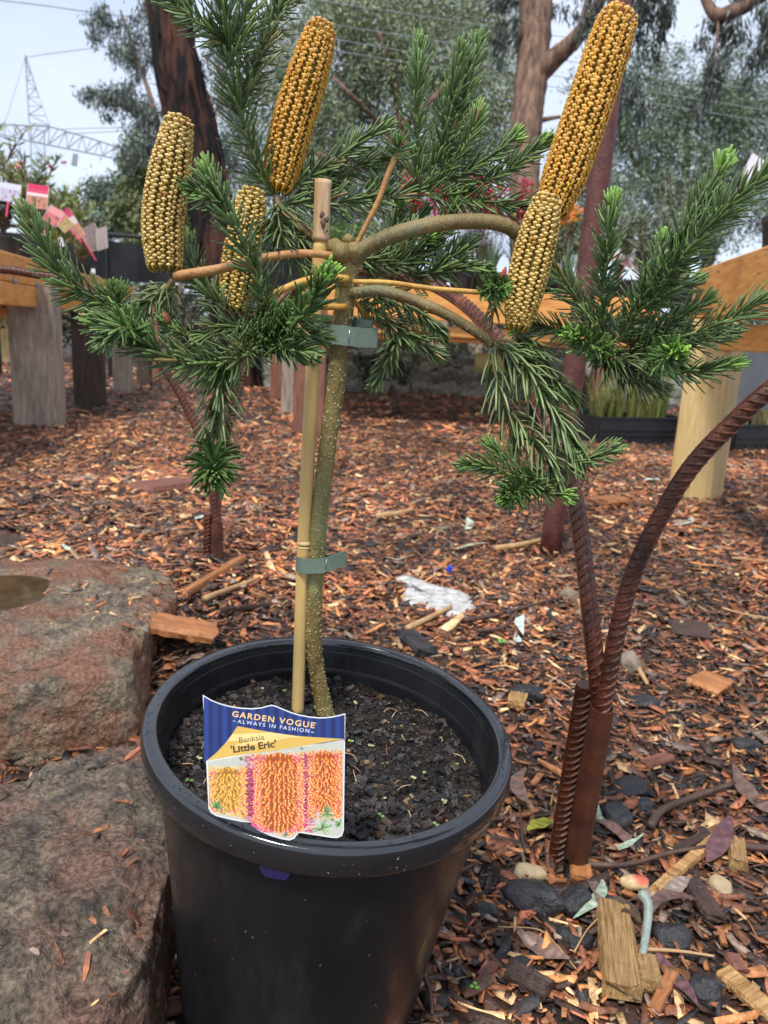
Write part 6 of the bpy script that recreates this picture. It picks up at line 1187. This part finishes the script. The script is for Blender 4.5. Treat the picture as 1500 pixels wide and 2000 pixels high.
def chunk(x, y, ln, w, ang, th, m, label, name='wood_chunk', cat='wood chunk', lift=.008, pitch=0., seed=1):
    """split piece of wood: photo centre, photo length and width, angle on the photo (degrees, clockwise)"""
    a = math.radians(ang); P0, P1 = gpt(x - math.cos(a) * ln / 2, y - math.sin(a) * ln / 2, lift), gpt(x + math.cos(a) * ln / 2, y + math.sin(a) * ln / 2, lift + pitch); ax = P1 - P0; L_ = np.linalg.norm(ax); X = ax / L_; Y = nrm(np.cross([0, 0, 1], X)); Z = np.cross(X, Y); u = mpp((P0 + P1) / 2)
    perp = gpt(x - math.sin(a) * w / 2, y + math.cos(a) * w / 2, lift) - gpt(x + math.sin(a) * w / 2, y - math.cos(a) * w / 2, lift); wy = abs(perp @ Y) / 2; hz = th * u / 2; nx_ = 14; V = []; prof = [(-1, -1), (1, -1), (1.02, .2), (.8, 1), (.25, .9), (-.3, 1.02), (-.85, .95), (-1.03, .1)]; k = len(prof)
    for i in range(nx_ + 1):
        f = i / nx_ - .5
        for j, (py_, pz) in enumerate(prof):
            e = (mnoise.noise((i * .55, j * 1.7, seed * 3.)) * .22); en = (rndh(seed, j) * .10 * L_) * (1 if i == nx_ else -1 if i == 0 else 0); V.append((f * L_ + en, py_ * wy * (1 + e * .8), pz * hz * (1 + e)))
    F = [(i * k + j, i * k + (j + 1) % k, (i + 1) * k + (j + 1) % k, (i + 1) * k + j) for i in range(nx_) for j in range(k)] + [tuple(range(k))[::-1], tuple(nx_ * k + j for j in range(k))]
    mb = MB(); mb.add(V, F); o = bpy.data.objects.new(name, mb.mesh(name, m)); COL.objects.link(o)
    Mx = Matrix([[X[0], Y[0], Z[0]], [X[1], Y[1], Z[1]], [X[2], Y[2], Z[2]]]).to_4x4(); o.matrix_world = Matrix.Translation(Vector((P0 + P1) / 2 + Z * hz)) @ Mx; tag(o, label, cat, 'larger pieces of wood on the mulch')
def rndh(a, b): return math.sin(a * 12.9898 + b * 78.233) * 43758.5453 % 1
m_split = mat('split_block', (.17, .075, .022), (.60, .38, .16), scale=7, detail=9, rough=.55, bump=.7, bscale=14, stretch=(3, 60, 30), lo=.3, hi=.7)
m_redchip = mat('red_bark_piece', (.13, .045, .03), (.26, .10, .06), scale=20, rough=.45, bump=.5, bscale=60, stretch=(1, 6, 6))
m_darkchip = mat('dark_bark_piece', (.03, .017, .013), (.085, .045, .033), scale=20, rough=.42, bump=.6, bscale=60, stretch=(1, 6, 6))
for i, q in enumerate([(1204, 1880, 146, 72, 84, 36, m_split, 'big splintered pale wood block at the bottom right'), (1262, 1928, 52, 44, 80, 34, m_split, 'small cut wood cube beside the splintered block'), (1436, 1694, 44, 34, 85, 30, m_split, 'square yellow wood block at the right edge'), (1340, 1702, 150, 22, -42, 16, m_splinter, 'long splintered strip of pale wood above the beige stone'),
    (1030, 1936, 84, 32, 28, 26, m_darkchip, 'dark brown log piece at the bottom between pot and block'), (1372, 1776, 76, 34, 58, 16, m_darkchip, 'dark red brown bark slab left of the beige stone'), (950, 1915, 36, 20, -40, 14, m_redchip, 'small red wood piece near the pot side'), (1290, 1960, 74, 26, -65, 18, m_plankwood, 'orange wood piece left of the purple leaf'), (1350, 1660, 60, 18, -30, 12, m_darkchip, 'dark bark sliver under the splintered strip'),
    (1436, 1900, 34, 26, 60, 14, m_redchip, 'red bark piece at the lower right'), (1460, 1960, 120, 30, 42, 16, m_splinter, 'straw coloured splintered wood in the bottom right corner'), (346, 1240, 132, 38, 10, 20, m_plankwood, 'orange bark plank lying on the boulder corner'), (418, 1136, 120, 14, -32, 12, m_plankwood, 'tan split stick behind the orange plank'), (325, 960, 48, 26, 10, 16, m_redchip, 'square red bark piece behind the flat boulder'),
    (1388, 1345, 60, 34, 22, 12, m_plankwood, 'wide brown wood chip at the right side'), (1346, 1238, 70, 30, 8, 10, m_darkchip, 'dark flat bark piece at the right side'), (232, 1136, 28, 14, 8, 8, m_redchip, 'small red chip on the flat boulder top'), (10, 1192, 40, 18, 4, 10, m_plankwood, 'tan chip at the near edge of the puddle'), (300, 1995, 110, 26, -18, 16, m_redchip, 'red brown bark strip at the bottom left of the pot'), (170, 1968, 80, 16, -14, 12, m_plankwood, 'pale bark strip at the foot of the near boulder'),
    (812, 1268, 50, 28, 42, 16, m_stone_dark, 'black charcoal piece behind the pot rim'), (1010, 1380, 30, 26, 10, 14, m_splinter, 'tan chip right of the pot rim'), (1280, 1500, 50, 20, -20, 12, m_redchip, 'red chip behind the black stones'), (1130, 1705, 60, 40, 80, 20, m_plankwood, 'orange wood flake at the sleeve foot'), (1190, 985, 40, 16, -8, 10, m_plankwood, 'orange chip left of the pine post'), (1408, 1845, 26, 12, 75, 8, m_plankwood, 'pale upright chip at the lower right'), (480, 1196, 90, 8, -8, 8, m_darkchip, 'grey stick lying behind the pot rim')]): chunk(*q, seed=i + 1)
def twig(L_, r, m, label, lift=.018):
    P = spline([gpt(x, y, lift + (dz if dz else 0)) for x, y, dz in [(*q, 0)[:3] if len(q) == 2 else q for q in L_]], 18); u = mpp(P[9]); mb = MB(); tube(mb, P, np.linspace(1, .6, 18) * r * u * (1 + .1 * np.array([mnoise.noise((i * 1.1, r, 2)) for i in range(18)])), 8); tag(mb.obj('twig', m, None, smooth=True), label, 'twig', 'twigs on the mulch')
for q in [([(1140, 1712), (1220, 1712), (1300, 1690), (1384, 1674)], 6, m_twig, 'long reddish twig right of the sleeve foot'), ([(1266, 1636), (1290, 1604), (1350, 1578), (1430, 1550)], 9, m_twig, 'thick grey brown twig behind the splintered strip'), ([(1118, 1886), (1150, 1834), (1200, 1795), (1262, 1770)], 1.8, m_twigpale, 'thin straw stalk across the splintered block'), ([(970, 1836), (1050, 1842), (1090, 1880), (1122, 1920)], 1.5, m_twigpale, 'thin curved straw over the broad brown leaf'),
    ([(966, 1082), (1015, 1074), (1066, 1062)], 7, m_twigpale, 'yellow stick pointing at the maroon pole foot'), ([(795, 1242), (835, 1222), (880, 1198)], 7, m_twigpale, 'yellow stick in front of the concrete patch'), ([(900, 1226), (960, 1216), (1020, 1200), (1078, 1184)], 5, m_twig, 'dark forked twig right of the concrete patch'), ([(930, 1246), (980, 1240), (1008, 1208)], 4, m_twig, 'thin dark twig below the forked twig'), ([(735, 1018), (775, 1012), (806, 1004)], 7, m_twigpale, 'tan splinter behind the banksia trunk'), ([(80, 936), (130, 938), (192, 950)], 5, m_twig, 'dark stick in mulch behind the boulders'),
    ([(400, 1184), (450, 1164), (506, 1142)], 6, m_twigpale, 'pale stick left of the bamboo stake'), ([(0, 1104), (60, 1082), (130, 1062)], 2.0, m_twigpale, 'straw stalk on the low grey boulder'), ([(1428, 1100), (1470, 1104), (1520, 1110)], 2.2, m_twigpale, 'straw stalk at the right edge of the mulch'), ([(1408, 1200), (1450, 1212), (1510, 1222)], 2.2, m_twigpale, 'second straw stalk at the right edge below the first'), ([(820, 1920), (836, 1960), (842, 2010)], 6, m_twig, 'dark root like twig beside the pot side'), ([(1246, 1880), (1320, 1884), (1390, 1894)], 4, m_twigpale, 'pale stalk over the glossy black stone'), ([(1420, 1665), (1460, 1676), (1520, 1680)], 9, m_twig, 'dark wet stick at the right edge'), ([(1236, 1300), (1250, 1330), (1262, 1352)], 6, m_twigpale, 'tan splinter right of the leaning rebar'),
    ([(1012, 1596), (1016, 1640), (1020, 1680)], 2.4, m_twig, 'thin red stalk left of the rebar peg')]: twig(*q)
# grey bent leaf stalk with a fungus cap beside the block
mb = MB(); tube(mb, spline([gpt(1250, 1900, .02), gpt(1256, 1858, .03), gpt(1256, 1830, .045), gpt(1240, 1815, .05)], 14), np.linspace(7, 11, 14) * mpp(gpt(1250, 1860)), 10, 0, (.26, .31, .27))
o = mb.obj('gumnut_cap', m_debrisleaf, None, smooth=True); tag(o, 'grey green curled stalk with a red and cream end by the splintered block', 'dried bud')
mb = MB(); V2, F2 = ICO2; c = gpt(1228, 1800, .055); s = mpp(c); mb.add([c + v * np.array([30, 16, 14]) * s * (1 + .3 * mnoise.noise(Vector(v * 2))) for v in V2], F2, 0, [(.45, .10, .06) if v[0] > -.2 and v[2] > 0 else (.6, .42, .22) for v in V2]); mb.obj('cap', m_debrisleaf, o, smooth=True)
# scrap of blue plastic
mb = MB(); c = gpt(875, 1128, .02); u = mpp(c); lathe(mb, [(0, 0), (6 * u, 0), (6.5 * u, 5 * u), (4.5 * u, 6 * u), (5 * u, 10 * u), (0, 10 * u)], 12, c, nrm([.3, -.2, 1])); tag(mb.obj('bottle_cap', m_blue), 'tiny bright blue plastic cap on mulch behind the concrete patch', 'plastic cap')
# seedlings sprouting
def sprout(x, y, label):
    c = gpt(x, y, .008); u = mpp(c); mb = MB(); tube(mb, [c, c + [0, 0, 8 * u]], .8 * u, 5, 0, (.2, .35, .08)); V1, F1 = ICO1
    for k in range(3): a = k * 2.1 + x; mb.add(c + [0, 0, 9 * u] + np.array([math.cos(a), math.sin(a), .3]) * 6 * u + V1 * np.array([5, 5, 1.6]) * u, F1, 0, (.16, .40, .05))
    tag(mb.obj('weed_sprout', m_leaf), label, 'weed', 'tiny weeds')
sprout(925, 1946, 'tiny green weed sprout between the pot and the bottom stones'); sprout(1345, 1754, 'tiny green sprout left of the round beige stone'); sprout(978, 1268, 'tiny green weed behind the pot rim right of the patch')
